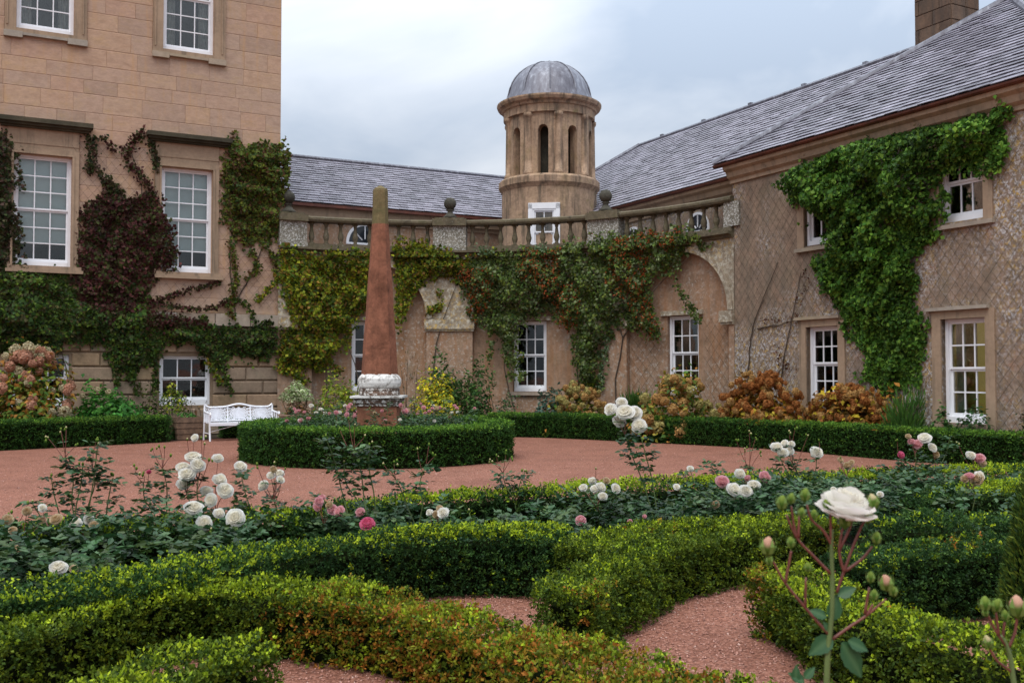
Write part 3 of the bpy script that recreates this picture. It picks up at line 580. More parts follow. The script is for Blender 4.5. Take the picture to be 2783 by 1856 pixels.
def window(parent, x0, x1, z0, z1, cols, rows, split, y=0.12, blind=None, room=None, curtain=False, name="window", sill=0.11, loc=None, rz=None, label=None):
    """sash window: white box frame with two sashes; each pane a piece of its own"""
    mb = MB(); f = .065
    mb.box(x0, x0+f, y-.02, y+.10, z0, z1); mb.box(x1-f, x1, y-.02, y+.10, z0, z1)
    mb.box(x0+f, x1-f, y-.02, y+.10, z1-f*.8, z1); mb.box(x0+f, x1-f, y-.035, y+.10, z0, z0+sill)
    w = mb.build(name, M_white, parent)
    if label: w["label"] = label
    if loc is not None: w.location = loc; w.rotation_euler = (0, 0, rz)
    ix0, ix1, iz0, iz1 = x0+f, x1-f, z0+sill, z1-f*.8
    zm = iz0 + (iz1 - iz0) * split / rows
    for k, (sa, sb, nr, yy) in enumerate(((iz0, zm, split, y+.055), (zm, iz1, rows-split, y+.018))):
        if nr == 0: continue
        mb = MB(); st, br = .042, .028
        e0 = .002 if k else 0
        mb.box(ix0, ix0+st, yy, yy+.035, sa+e0, sb); mb.box(ix1-st, ix1, yy, yy+.035, sa+e0, sb)
        bot = .075 if k == 0 else .045
        mb.box(ix0+st, ix1-st, yy, yy+.035, sa+e0, sa+bot); mb.box(ix0+st, ix1-st, yy, yy+.035, sb-.042, sb)
        gx0, gx1, gz0, gz1 = ix0+st, ix1-st, sa+bot, sb-.042
        for c in range(1, cols):
            xx = gx0 + (gx1-gx0)*c/cols; mb.box(xx-br/2, xx+br/2, yy+.003, yy+.030, gz0, gz1)
        for r in range(1, nr):
            zz = gz0 + (gz1-gz0)*r/nr; mb.box(gx0, gx1, yy+.005, yy+.028, zz-br/2, zz+br/2)
        mb.build("sash", M_white, w)
        for c in range(cols):
            for r in range(nr):
                pw, ph = (gx1-gx0)/cols, (gz1-gz0)/nr
                p = link("pane", PANE, w, (gx0+pw*(c+.5), yy+.018, gz0+ph*(r+.5)), None, (pw-br*.6, .004, ph-br*.6))
                p.rotation_euler = (random.gauss(0, .007), 0, random.gauss(0, .007))
    if blind is not None:
        mb = MB(); mb.box(ix0+.01, ix1-.01, y+.16, y+.165, iz0 + (iz1-iz0)*blind, iz1); mb.build("blind", M_blind, w)
    if curtain:
        mb = MB(); n = 14
        for s, a, b in ((0, ix0, ix0+(ix1-ix0)*.24), (1, ix1-(ix1-ix0)*.24, ix1)):
            top = [(a+(b-a)*i/n, y+.20+.025*math.sin(i*1.9), iz1) for i in range(n+1)]; bo = [(p[0], p[1], iz0) for p in top]
            mb.loft([bo, top], closed=False, cap=False)
        mb.build("curtain", M_curtain, w)
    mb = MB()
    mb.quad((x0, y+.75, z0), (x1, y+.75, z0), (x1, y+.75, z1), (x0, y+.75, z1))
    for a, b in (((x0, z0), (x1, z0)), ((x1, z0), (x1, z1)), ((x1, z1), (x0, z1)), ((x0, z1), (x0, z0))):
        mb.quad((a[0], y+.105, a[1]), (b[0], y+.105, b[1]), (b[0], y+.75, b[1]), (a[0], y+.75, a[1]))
    mb.build("room_shade", room or M_room, w)  # room box
    return w

# ------------------------------------------------------------------ main house
HO = (-6.4, 27.5, 0)
house = thing("main_house", "tall sandstone house with ashlar blocks, white sash windows and creeper on its front", "house", HO, A_H)
XL, ZT = -9.0, 13.3
cols_x = [(-3.12, -1.83), (-6.58, -5.28)]
op_main = [(a, b, 4.30, 7.04) for a, b in cols_x]
op_up = [(a, b, 10.16, 12.6) for a, b in cols_x]
op_low = [(a, b, .80, 2.10) for a, b in cols_x]
holes = op_main + op_up + op_low
mb = MB(); grid_wall(mb, XL-3, 0, 0, 2.9, 0.0, .62, op_low); mb.build("basement_wall", S_core, house)
mb = MB(); grid_wall(mb, XL-3, 0, 2.9, ZT, 0.0, .62, op_main + op_up)
mb.box(-.5, -.02, .63, 9, 0, ZT); mb.box(XL-3, -.03, 8.6, 9.0, 0, ZT-.01); mb.box(XL-3, -.03, .63, 8.99, ZT-.3, ZT-.02)
mb.build("wall", S_ashlar, house)
def blocks(x0, x1, z0, z1, ch, lmin, lmax, mesh, holes, name, gap, proud, parent, y=0.0, gx=None):
    n = round((z1 - z0) / ch); wts = [1.0 if gx is not None else random.uniform(.8, 1.2) for _ in range(n)]; zs_ = [z0]
    for w_ in wts: zs_.append(zs_[-1] + w_*(z1 - z0)/sum(wts))
    for r in range(n):
        a, b = zs_[r], zs_[r+1]; ch = b - a
        cuts = [(x0, x1)]
        for h in holes:
            if min(b, h[3]) - max(a, h[2]) > .5*(b - a):
                nc = []
                for s, e in cuts:
                    if h[0] > s + .02: nc.append((s, min(e, h[0])))
                    if h[1] < e - .02: nc.append((max(s, h[1]), e))
                cuts = [c for c in nc if c[1] - c[0] > .03]
        for s, e in cuts:
            x = e; first = True
            while x > s + 1e-4:
                l = random.uniform(lmin, lmax)
                if first and r % 2: l *= .6
                first = False
                if x - l < s + lmin * .6: l = x - s
                o = link(name, mesh, parent, (x - l/2, y - proud/2 + .01, (a+b)/2), None, (l - (gap if gx is None else gx), proud + .02, ch - gap))
                x -= l
sur = [(a-.17, b+.17, 4.12, 7.72) for a, b in cols_x] + [(a-.26, b+.30, 9.92, 12.9) for a, b in cols_x]
blocks(XL, 0, 3.235, ZT, .40, .62, 1.15, BLK_A, sur, "stone_block", .0034, .010, house)
blocks(XL, .02, 0, 2.885, .361, .62, 1.1, BLK_R, [(a-.06, b+.06, .70, 2.16) for a, b in cols_x], "rusticated_block", .028, .05, house, gx=.012)
# band course at ground-floor level
x = .36
while x > XL:
    l = random.uniform(.75, 1.2); link("band_block", BLK_B, house, (x - l/2, -.03, 3.06), None, (l-.006, .26, .33)); x -= l
mb = MB(); mb.box(.30, .36, .10, 9, 2.9, 3.22); mb.build("band_return", S_band, house)
# right-hand return of the house at its far corner is plain ashlar
for a, b in cols_x:
    # principal window surround: architrave, frieze and ledge
    mb = MB()
    for x0, x1 in ((a-.17, a-.01), (b+.01, b+.17)): mb.box(x0, x1, -.06, .14, 4.20, 7.05)
    mb.box(a-.17, b+.17, -.06, .14, 7.05, 7.20); mb.box(a-.15, b+.15, -.035, .10, 7.20, 7.30); mb.box(a-.16, b+.16, -.05, .10, 7.30, 7.68)
    for x0, x1 in ((a-.06, a-.01), (b+.01, b+.06)): mb.box(x0, x1, -.085, -.061, 4.20, 7.05)
    mb.box(a-.06, b+.06, -.085, -.061, 7.055, 7.10)
    mb.build("window_surround", S_trim, house)
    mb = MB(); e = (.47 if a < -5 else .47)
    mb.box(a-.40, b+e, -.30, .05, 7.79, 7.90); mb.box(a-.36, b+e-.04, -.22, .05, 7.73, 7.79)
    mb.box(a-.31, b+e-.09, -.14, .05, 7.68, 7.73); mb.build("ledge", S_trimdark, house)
    mb = MB(); mb.box(a-.16, b+.29, -.13, .12, 4.12, 4.20); mb.box(a-.12, b+.25, -.09, .12, 4.20, 4.29); mb.build("sill", S_trim, house)
    # upper surround with lugged sill
    mb = MB()
    for x0, x1 in ((a-.26, a-.01), (b+.01, b+.30)): mb.box(x0, x1, -.06, .14, 10.06, 12.9)
    mb.box(a-.01, b+.01, -.05, .12, 10.04, 10.15); mb.box(a-.01, b+.01, -.05, .12, 12.6, 12.9)
    for x0, x1 in ((a-.22, a-.19), (b+.20, b+.23)): mb.box(x0, x1, -.09, -.061, 10.2, 12.9)
    mb.build("window_surround", S_trim, house)
    mb = MB()
    mb.box(a-.28, a+.14, -.11, .10, 9.90, 10.05); mb.box(b-.14, b+.32, -.11, .10, 9.90, 10.05); mb.box(a+.142, b-.142, -.10, .10, 9.97, 10.035)
    mb.build("lugged_sill", S_trimdark if False else S_band, house)
for i, (a, b) in enumerate(cols_x):
    window(house, a, b, 4.30, 7.04, 3, 6, 3, .13, blind=.19)
    window(house, a, b, 10.16, 12.6, 3, 5, 3, .13, curtain=True)
    window(house, a, b, .80, 2.10, 3, 2, 1, .10, sill=.14)
mb = MB(); mb.box(XL-3, .28, -.28, 9.2, ZT, ZT+.28); mb.box(XL-3, .40, -.40, 9.3, ZT+.28, ZT+.42); mb.build("cornice", S_trim, house)
mb = MB(); mb.loft([[(XL-3.1, -.3, ZT+.43), (.3, -.3, ZT+.43), (.3, 9.2, ZT+.43), (XL-3.1, 9.2, ZT+.43)], [(XL-1, 4.4, ZT+2.6), (-4, 4.4, ZT+2.6), (-4, 4.5, ZT+2.6), (XL-1, 4.5, ZT+2.6)]])
rf = mb.build("roof", M_slate, house)

# ------------------------------------------------------------------ curved quadrant wing
quad = thing("curved_wing", "curved single-storey stone wing with arched bays and sash windows below a balustrade", "building", (C0[0], C0[1], 0))
RQ, SPR, ZC = 8.95, 3.2, 4.98
BAYS = [-13.1, 15.9, 44.9]; HWD = 10.3; TH0, TH1 = -29.5, 56.4
HW = RQ * rad(HWD)
def arch_z(t):
    for c in BAYS:
        s = RQ * rad(t - c)
        if abs(t - c) < HWD - 1e-6: return SPR + math.sqrt(max(HW*HW - s*s, 0)) * 0.98
    return 0.0
ts = [TH0]
ed = sorted([c + s*HWD for c in BAYS for s in (-1, 1)] + [TH0, TH1])
ed = [e for e in ed if TH0 <= e <= TH1]
mb = MB()
for a, b in zip(ed[:-1], ed[1:]):
    n = max(2, int((b - a) / .6)); tl = [a + (b-a)*i/n for i in range(n+1)]; m = (a+b)/2
    arched = arch_z(m) > 0
    zz = [(SPR if arched and (i in (0, n)) else arch_z(t)) if arched else 0.0 for i, t in enumerate(tl)]
    for i in range(n):
        t0, t1, z0, z1 = tl[i], tl[i+1], zz[i], zz[i+1]
        lo = max(SPR if not arched else 0, 0)
        if arched:
            mb.quad(pol(t0, RQ, z0), pol(t1, RQ, z1), pol(t1, RQ, ZC), pol(t0, RQ, ZC), 1)
            mb.quad(pol(t0, RQ, z0), pol(t0, RQ+.26, z0), pol(t1, RQ+.26, z1), pol(t1, RQ, z1), 1)
        else:
            mb.quad(pol(t0, RQ, 0), pol(t1, RQ, 0), pol(t1, RQ, SPR-.31), pol(t0, RQ, SPR-.31), 0)
            mb.quad(pol(t0, RQ, SPR-.31), pol(t1, RQ, SPR-.31), pol(t1, RQ, ZC), pol(t0, RQ, ZC), 1)
    if arched:
        for t in (a, b): mb.quad(pol(t, RQ, 0), pol(t, RQ+.26, 0), pol(t, RQ+.26, SPR), pol(t, RQ, SPR))
fr = mb.build("wall", [S_quad, S_span], quad)
WW = .49
mb = MB(); RB = RQ + .2
WIN_Z = [(1.12, 3.12), (1.12, 3.12), (1.12, 3.14)]
for c, (wz0, wz1) in zip(BAYS, WIN_Z):
    wa = math.degrees(WW / RB); cuts = [c - HWD - .3, c - wa, c + wa, min(c + HWD + .3, TH1 + 1)]
    for k in range(3):
        n = 6
        for i in range(n):
            t0 = cuts[k] + (cuts[k+1]-cuts[k])*i/n; t1 = cuts[k] + (cuts[k+1]-cuts[k])*(i+1)/n
            for z0, z1 in ([(0, ZC)] if k != 1 else [(0, wz0), (wz1, ZC)]):
                mb.quad(pol(t0, RB, z0), pol(t1, RB, z0), pol(t1, RB, z1), pol(t0, RB, z1))
                if k == 1: 
                    zz = z1 if z0 == 0 else z0
                    mb.quad(pol(t0, RB, zz), pol(t1, RB, zz), pol(t1, RB+.3, zz), pol(t0, RB+.3, zz))
    for t in (c-wa, c+wa): mb.quad(pol(t, RB, wz0), pol(t, RB, wz1), pol(t, RB+.3, wz1), pol(t, RB+.3, wz0))
mb.build("recessed_bay_wall", S_quad, quad)
for c, (wz0, wz1) in zip(BAYS, WIN_Z):
    o = window(quad, -WW+.01, WW-.01, wz0+.01, wz1-.01, 3, 4, 2, 0.0, room=None, loc=(*pol(c, RB+.10, 0)[:2], 0), rz=-rad(c), sill=.10)
    mb = MB(); mb.box(-WW-.16, WW+.16, -.10, .06, wz1+.01, wz1+.13)
    l = mb.build("lintel", S_span, quad); l.location = (*pol(c, RB, 0)[:2], 0); l.rotation_euler = (0, 0, -rad(c))
    mb = MB(); mb.box(-WW-.08, WW+.08, -.09, .10, wz0-.10, wz0-.002)
    l = mb.build("sill", S_band, quad); l.location = (*pol(c, RB, 0)[:2], 0); l.rotation_euler = (0, 0, -rad(c))
PIERS = [-27.6, 1.4, 30.4]
for c in PIERS + [58.2]:
    a, b = max(c-4.6, TH0), min(c+4.6, TH1-.02)
    mb = MB(); mb.arc_box(a, b, RQ-.09, RQ+.1, SPR-.30, SPR-.02); mb.arc_box(a+.12, b-.12 if b < TH1-.5 else b, RQ-.05, RQ+.1, SPR-.36, SPR-.302)
    mb.build("impost", S_span, quad)
# arch mouldings over each bay
for c in BAYS:
    mb = MB(); N = 28; rr = []
    for i in range(N+1):
        ph = math.pi * i / N
        ring = []
        for dr, dz in ((.0, -.05), (.16, -.05), (.16, 0), (0, 0)):
            s = (HW + dr) * -math.cos(ph); z = SPR + (HW + dr) * math.sin(ph) * .98
            t = c + math.degrees(s / RQ)
            if t > TH1: t = TH1
            ring.append(pol(t, RQ + (dz if dz else .01), z))
        rr.append(ring)
    mb.loft(rr); mb.build("arch_moulding", S_span, quad)
# cornice
mb = MB(); mb.arc_prof(TH0, TH1, [(RQ+.05, ZC), (RQ-.06, ZC), (RQ-.10, ZC+.06), (RQ-.20, ZC+.09), (RQ-.20, ZC+.15), (RQ+.05, ZC+.15)]); mb.build("cornice", S_bal, quad)
mb = MB(); mb.arc_box(TH0, TH1+6, RQ+.06, 16.5, ZC-.1, ZC+.10, 3); mb.build("terrace_roof", M_lead, quad)
bal = (lambda mb: (mb.arc_box(TH0, TH1, RQ-.08, RQ+.28, ZC+.152, ZC+.27), mb.build("balustrade", S_bal, quad))[1])(MB())
mb = MB(); ZR = 5.86
mb.arc_prof(TH0, TH1, [(RQ-.10, ZR), (RQ-.13, ZR+.05), (RQ-.13, ZR+.11), (RQ-.06, ZR+.15), (RQ+.24, ZR+.15), (RQ+.30, ZR+.10), (RQ+.30, ZR+.05), (RQ+.26, ZR)])
mb.build("rail", S_bal, bal)
mb = MB(); h = ZR - (ZC + .27)
mb.box(-.075, .075, -.075, .075, 0, .06*h); mb.box(-.075, .075, -.075, .075, .93*h, h)
mb.lathe([(.05, .06*h), (.06, .09*h), (.045, .12*h), (.062, .2*h), (.085, .33*h), (.08, .42*h), (.055, .58*h), (.042, .74*h), (.04, .82*h), (.058, .85*h), (.05, .88*h), (.06, .93*h)], 10)
BALUS = mb.mesh("baluster", S_bal, True)
for c0, c1, n in ((PIERS[0], PIERS[1], 9), (PIERS[1], PIERS[2], 9), (PIERS[2], 58.9, 9)):
    for i in range(n):
        t = c0 + 4.1 + (c1 - c0 - 8.2) * i / (n - 1)
        if t > 54.4: continue
        b = link("baluster", BALUS, bal, pol(t, RQ+.09, ZC+.27), -rad(t))
for c in PIERS:
    a, b = (max(c-3.1, TH0), c+3.1)
    mb = MB(); mb.arc_box(a, b, RQ-.14, RQ+.34, ZC+.155, ZC+.30); mb.arc_box(a+.1, b-.1, RQ-.10, RQ+.30, ZC+.30, ZR-.02)
    p = mb.build("pier", S_pier, bal)
    mb = MB(); mb.arc_box(a-.05, b+.05, RQ-.19, RQ+.36, ZR-.02, ZR+.17); mb.arc_box(a+.4, b-.4, RQ-.10, RQ+.28, ZR+.17, ZR+.22); mb.build("pier_cap", S_bal, bal)
    mb = MB(); mb.lathe([(.20, 0), (.20, .05), (.15, .09), (.08, .17), (.075, .21), (.13, .25), (.05, .27)], 14)
    mb.lathe([(.18*math.sin(math.pi*k/10)+.001, .43-.18*math.cos(math.pi*k/10)) for k in range(11)], 16)
    o = mb.build("ball_finial", S_ball, bal, True); o.location = pol(c, RQ+.09, ZR+.215)
mb = MB(); mb.arc_box(54.6, TH1+1.5, RQ-.06, RQ+.28, ZC+.272, ZR-.002); mb.build("end_pier", S_pier, bal)

# ------------------------------------------------------------------ roofs with individual slates
def slate_field(parent, origin, xd, sd, width_at, rows, gauge, wmean, singles=0, name="slate", seed=1):
    """origin: eave left point, xd along eave, sd up the slope; width_at(s)->(x0,x1)"""
    rg = random.Random(seed); xd, sd = Vector(xd), Vector(sd); nrm = xd.cross(sd).normalized()
    if nrm.z < 0: nrm = -nrm
    pieces = []
    for r in range(rows):
        s = r * gauge; x0, x1 = width_at(s + gauge*.5)
        if x1 - x0 < .1: continue
        x = x0 - rg.uniform(0, wmean*.5)
        while x < x1:
            w = wmean * rg.uniform(.8, 1.2)
            a, b = max(x, x0), min(x + w, x1)
            if b - a > .05: pieces.append((a + .004, b - .004, s - rg.uniform(0, .018), s + gauge*1.35, rg.uniform(.012, .026), rg.uniform(.5, 1.1)))
            x += w
    O = Vector(origin)
    def verts(p):
        a, b, s0, s1, lift, _ = p; th = .014
        lo = O + nrm * (.028 + lift); hi = O + nrm * .012
        return [lo+xd*a+sd*s0, lo+xd*b+sd*s0, hi+xd*b+sd*s1, hi+xd*a+sd*s1,
                lo+xd*a+sd*s0-nrm*th, lo+xd*b+sd*s0-nrm*th, hi+xd*b+sd*s1-nrm*th, hi+xd*a+sd*s1-nrm*th]
    F = [(0,1,2,3), (4,7,6,5), (0,4,5,1), (1,5,6,2), (2,6,7,3), (3,7,4,0)]
    def mk(ps, nm):
        V, Fs, C = [], [], []
        for p in ps:
            o = len(V); V += [tuple(v) for v in verts(p)]; Fs += [tuple(i+o for i in f) for f in F]; C += [(p[5], p[5]*.98, p[5]*1.02, 1)] * 8
        me = bpy.data.meshes.new(nm); me.from_pydata(V, [], Fs); at = me.color_attributes.new("Col", "FLOAT_COLOR", "POINT")
        at.data.foreach_set("color", [c for q in C for c in q]); me.materials.append(M_slate); me.update(); return me
    if singles:
        for p in pieces[:singles]: link(name, mk([p], name), parent)
    if pieces[singles:]:
        o = link("slates", mk(pieces[singles:], "slates"), parent); o["kind"] = "stuff"
PIT = math.atan2(3.2, 4.45)
def eave_parts(parent, x0, x1, ze, left_end=True, y=-.36, ret=0):
    mb = MB()
    mb.loft([[(x, .0, ze-.42), (x, -.06, ze-.42), (x, -.06, ze-.34), (x, -.14, ze-.28), (x, -.18, ze-.16), (x, -.27, ze-.10), (x, -.29, ze-.02), (x, 0, ze-.02)] for x in (x0 if not left_end else x0-.02, x1)])
    mb.build("eaves_cornice", S_trim, parent)
    mb = MB()
    mb.loft([[(x, y+.08+.075*math.cos(a)-.02, ze+.05+.075*math.sin(a)) for a in [math.pi*(1+k/6) for k in range(7)]] + [(x, y+.0601+.06*math.cos(a), ze+.055+.05*math.sin(a)) for a in [math.pi*(2-k/6) for k in range(7)]] for x in (x0-.30 if left_end else x0, x1)])
    for k in range(int((x1-x0)/1.6)):
        xx = x0 + .8 + 1.6*k; mb.box(xx-.02, xx+.02, y+.12, y+.2, ze-.12, ze+.06)
    mb.build("gutter", M_gutter, parent)

# pavilion (right)
PO = (5.45, 24.6, 0); ZE = 6.72
pav = thing("pavilion", "pink stone pavilion with hipped slate roof, green climber and wire trellis on its wall", "building", PO, A_P)
W_low = [(2.47, 3.42, .95, 2.66), (6.05, 7.02, .69, 2.66)]
W_up = [(2.44, 3.38, 4.48, 5.95), (6.05, 7.02, 4.50, 5.95)]
LEN = 8.9
mb = MB(); grid_wall(mb, 0, LEN, 0, ZE-.30, 0.0, .55, W_low + W_up)
mb.box(0, .5, .551, LEN, 0, ZE-.3); mb.box(LEN-.5, LEN, .551, LEN, 0, ZE-.3); mb.box(.501, LEN-.501, LEN-.5, LEN, 0, ZE-.3)
mb.build("wall", S_pav, pav)
eave_parts(pav, -.02, LEN+.3, ZE)
for (a, b, z0, z1), low in [(w, True) for w in W_low] + [(w, False) for w in W_up]:
    mb = MB()
    for x0, x1 in ((a-.20, a), (b, b+.20)): mb.box(x0, x1, -.035, .10, z0-.05 if not low else 0.0, z1)
    mb.box(a-.20, b+.20, -.035, .10, z1, z1+.16)
    mb.build("window_surround", S_trim, pav)
    mb = MB()
    if low: mb.box(a-.30, b+.10, -.11, .05, z1+.161, z1+.225)
    else: mb.box(a-.24, b+.24, -.10, .10, z0-.13, z0-.051)
    mb.build("ledge" if low else "sill", S_band, pav)
window(pav, *W_low[0], 3, 4, 2, .13, room=M_roomglow, curtain=True)
window(pav, *W_low[1], 3, 4, 2, .13, room=M_roomglow, curtain=True)
window(pav, *W_up[0], 3, 2, 1, .10); window(pav, *W_up[1], 3, 2, 1, .10)
mb = MB(); H_A = 4.75; ap = (LEN/2, LEN/2 , ZE + .06 + H_A*math.tan(PIT))
e0, e1, ea, eb = -.34, LEN+.34, -.34, LEN+.34
ridge = [(LEN/2-.06, LEN/2-.06, ap[2]), (LEN/2+.06, LEN/2-.06, ap[2]), (LEN/2+.06, LEN/2+.06, ap[2]), (LEN/2-.06, LEN/2+.06, ap[2])]
mb.loft([[(e0, ea, ZE+.06), (e1, ea, ZE+.06), (e1, eb, ZE+.06), (e0, eb, ZE+.06)], ridge]); proof = mb.build("roof", M_slate, pav)
sl = math.hypot(ap[2]-ZE-.06, LEN/2+.34-.06); tri = lambda s: (s/sl*(LEN/2+.28), (LEN+.68) - s/sl*(LEN/2+.28))
slate_field(proof, (e0, ea, ZE+.06), (1, 0, 0), (0, (LEN/2+.28)/sl, (ap[2]-ZE-.06)/sl), tri, int(sl/.19), .19, .27, singles=290, seed=3)
mb = MB()
for q in ((e0, ea), (e1, ea), (e1, eb), (e0, eb)):
    mb.tube([(q[0], q[1], ZE+.10), (ap[0], ap[1], ap[2]+.06)], .10, .10, 8)
mb.lathe([(.22, 0), (.22, .05), (.08, .12)], 10, ap[0], ap[1], ap[2]+.02)
mb.build("lead_hip", M_lead, proof)

# long wing behind the pavilion
WO = (5.79, 25.16, 0)
wing = thing("slate_roofed_wing", "long low wing with grey slate roof running behind the tower and pavilion", "building", WO, A_P)
ZW = 6.52; X0, X1 = -15.4, 6.5; DW = 4.85
mb = MB(); grid_wall(mb, X0, X1, 0, ZW-.3, 0, .5, []); mb.box(X0, X0+.5, .501, 8.9, 0, ZW-.3)
mb.build("wall", S_pav, wing); eave_parts(wing, X0, X1, ZW)
mb = MB(); zr = ZW + .05 + DW*math.tan(PIT)
mb.loft([[(X0-.34, -.34, ZW+.05), (X1, -.34, ZW+.05), (X1, 2*DW-.34, ZW+.05), (X0-.34, 2*DW-.34, ZW+.05)],
         [(X0-.34+DW, DW-.36, zr), (X1, DW-.36, zr), (X1, DW-.32, zr), (X0-.34+DW, DW-.32, zr)]])
wroof = mb.build("roof", M_slate, wing)
sl = math.hypot(DW, zr-ZW-.05)
slate_field(wroof, (X0-.34, -.34, ZW+.05), (1, 0, 0), (0, DW/sl, (zr-ZW-.05)/sl), lambda s: (s/sl*DW, X1-X0+.3), int(sl/.21), .21, .30, seed=5)
mb = MB(); mb.tube([(X0-.34+DW, DW-.34, zr+.03), (X1, DW-.34, zr+.03)], .08, .08, 6); mb.tube([(X0-.34, -.34, ZW+.1), (X0-.34+DW, DW-.34, zr+.05)], .09, .09, 6)
mb.build("lead_ridge", M_lead, wroof)
for k in range(6):
    mb = MB(); mb.box(-.07, .07, -.05, .05, 0, .09); o = mb.build("ridge_vent", M_lead, wroof); o.location = (-9.5+2.35*k, DW-.34, zr+.06)
# round-headed lights in the walls above the terrace
def lunette(parent, x, z, r):
    mb = MB(); N = 14
    arc = [(r*math.cos(math.pi*i/N), r*math.sin(math.pi*i/N)) for i in range(N+1)]
    for i in range(N):
        (a0, b0), (a1, b1) = arc[i], arc[i+1]; k = .86
        mb.loft([[(x+a0, -.03, z+b0), (x+a0*k, -.03, z+b0*k), (x+a0*k, .05, z+b0*k), (x+a0, .05, z+b0)], [(x+a1, -.03, z+b1), (x+a1*k, -.03, z+b1*k), (x+a1*k, .05, z+b1*k), (x+a1, .05, z+b1)]])
    mb.box(x-r, x+r, -.04, .05, z-.06, z)
    for an in (45, 90, 135):
        c, s = math.cos(rad(an)), math.sin(rad(an))
        mb.tube([(x+c*r*.2, -.005, z+s*r*.2), (x+c*r*.9, -.005, z+s*r*.9)], .022, .022, 4)
    w = mb.build("lunette_window", M_white, parent)
    for j in range(4):
        mb = MB(); p = [(x, -.002, z)] + [(x+.86*r*math.cos(math.pi*(j*4+i)/16), -.002, z+.86*r*math.sin(math.pi*(j*4+i)/16)) for i in range(5)]
        mb.add(p, [tuple(range(6))]); mb.build("pane", M_darkglass, w)
M_darkglass = plain("dark_glass", (0.02, 0.024, 0.03), 0.06, var=0.1)
lunette(wing, -1.75, 5.45, .50); lunette(wing, -4.75, 5.45, .50)
# chimney
chx, chy = None, None
cw = Vector((10.75, 24.5, 0)); d = cw - Vector(WO); chx = d.x*math.cos(A_P) + d.y*math.sin(A_P); chy = -d.x*math.sin(A_P) + d.y*math.cos(A_P)
ch = thing("chimney_stack", "square sooty brown stone chimney rising behind the slate roof ridge", "chimney", (cw.x, cw.y, 0), A_P)
mb = MB(); mb.box(-.52, .52, -.49, .49, 8.2, 12.3); mb.build("shaft", S_chim, ch)
for r in range(8):
    for sx in (0, 1):
        z = 9.6 + r*.36
        if r % 2 == 0: link("chimney_block", BLK_C, ch, (-.262+.524*sx, -.495, z), None, (.515, .05, .352))
        elif sx == 0: link("chimney_block", BLK_C, ch, (-.1, -.495, z), None, (.6, .05, .352)); link("chimney_block", BLK_C, ch, (.362, -.495, z), None, (.31, .05, .352)); link("chimney_block", BLK_C, ch, (-.462, -.495, z), None, (.11, .05, .352))
        o = link("chimney_block", BLK_C, ch, (-.525, -.245+.49*sx, z), math.pi/2, (.482, .05, .352)); o.rotation_euler = (0, 0, -math.pi/2)
        o = link("chimney_block", BLK_C, ch, (.525, -.245+.49*sx, z), math.pi/2, (.482, .05, .352))
mb = MB(); mb.box(-.58, .58, -.55, .55, 9.05, 9.42); mb.build("lead_flashing", M_lead, ch)
mb = MB(); mb.box(-.66, .66, -.63, .63, 12.3, 12.55); mb.build("cap", S_chim, ch)

# rear range to the left of the tower
RO = (-6.49, 30.31, 0)
rear = thing("rear_range", "rear range with slate roof behind the balustrade, left of the domed tower", "building", RO, A_H)
ZB = 6.72
mb = MB(); grid_wall(mb, -3, 9.5, 0, ZB-.3, 0, .5, []); mb.build("wall", S_quad, rear)
mb = MB(); mb.box(-3, 9.4, -.08, -.001, ZB-.42, ZB-.30); mb.box(-3, 9.4, -.20, -.001, ZB-.299, ZB-.02); mb.build("eaves_cornice", S_trim, rear)
mb = MB(); mb.box(-3, 9.4, -.36, -.22, ZB-.03, ZB+.06); mb.build("gutter", M_gutter, rear)
mb = MB(); DR = 3.5; zr2 = ZB + .07 + DR*math.tan(rad(31))
mb.loft([[(x, -.34, ZB+.07), (x, DR-.34, zr2), (x, 2*DR-.34, ZB+.07)] for x in (-3, 9.6)]); rroof = mb.build("roof", M_slate, rear)
sl = math.hypot(DR, zr2-ZB-.07)
slate_field(rroof, (-3, -.34, ZB+.07), (1, 0, 0), (0, DR/sl, (zr2-ZB-.07)/sl), lambda s: (0, 12.5), int(sl/.2), .2, .3, seed=8)
mb = MB(); mb.tube([(-3, DR-.34, zr2+.03), (9.6, DR-.34, zr2+.03)], .08, .08, 6); mb.build("lead_ridge", M_lead, rroof)
lunette(rear, 2.12, 5.72, .62)

# ------------------------------------------------------------------ domed tower
TO = (1.18, 31.6, 0); NT = 9
tower = thing("domed_tower", "round stone cupola tower with arched openings, engaged columns and a grey lead dome", "tower", TO)
mb = MB(); mb.lathe([(1.50, 4.6), (1.50, 7.38)], 40)
mb.build("drum", S_tower, tower, False)
mb = MB(); mb.lathe([(1.50, 7.30), (1.54, 7.36), (1.60, 7.44), (1.60, 7.62), (1.56, 7.66), (1.50, 7.70), (1.40, 7.72)], 40); mb.build("string_moulding", S_tower, tower)
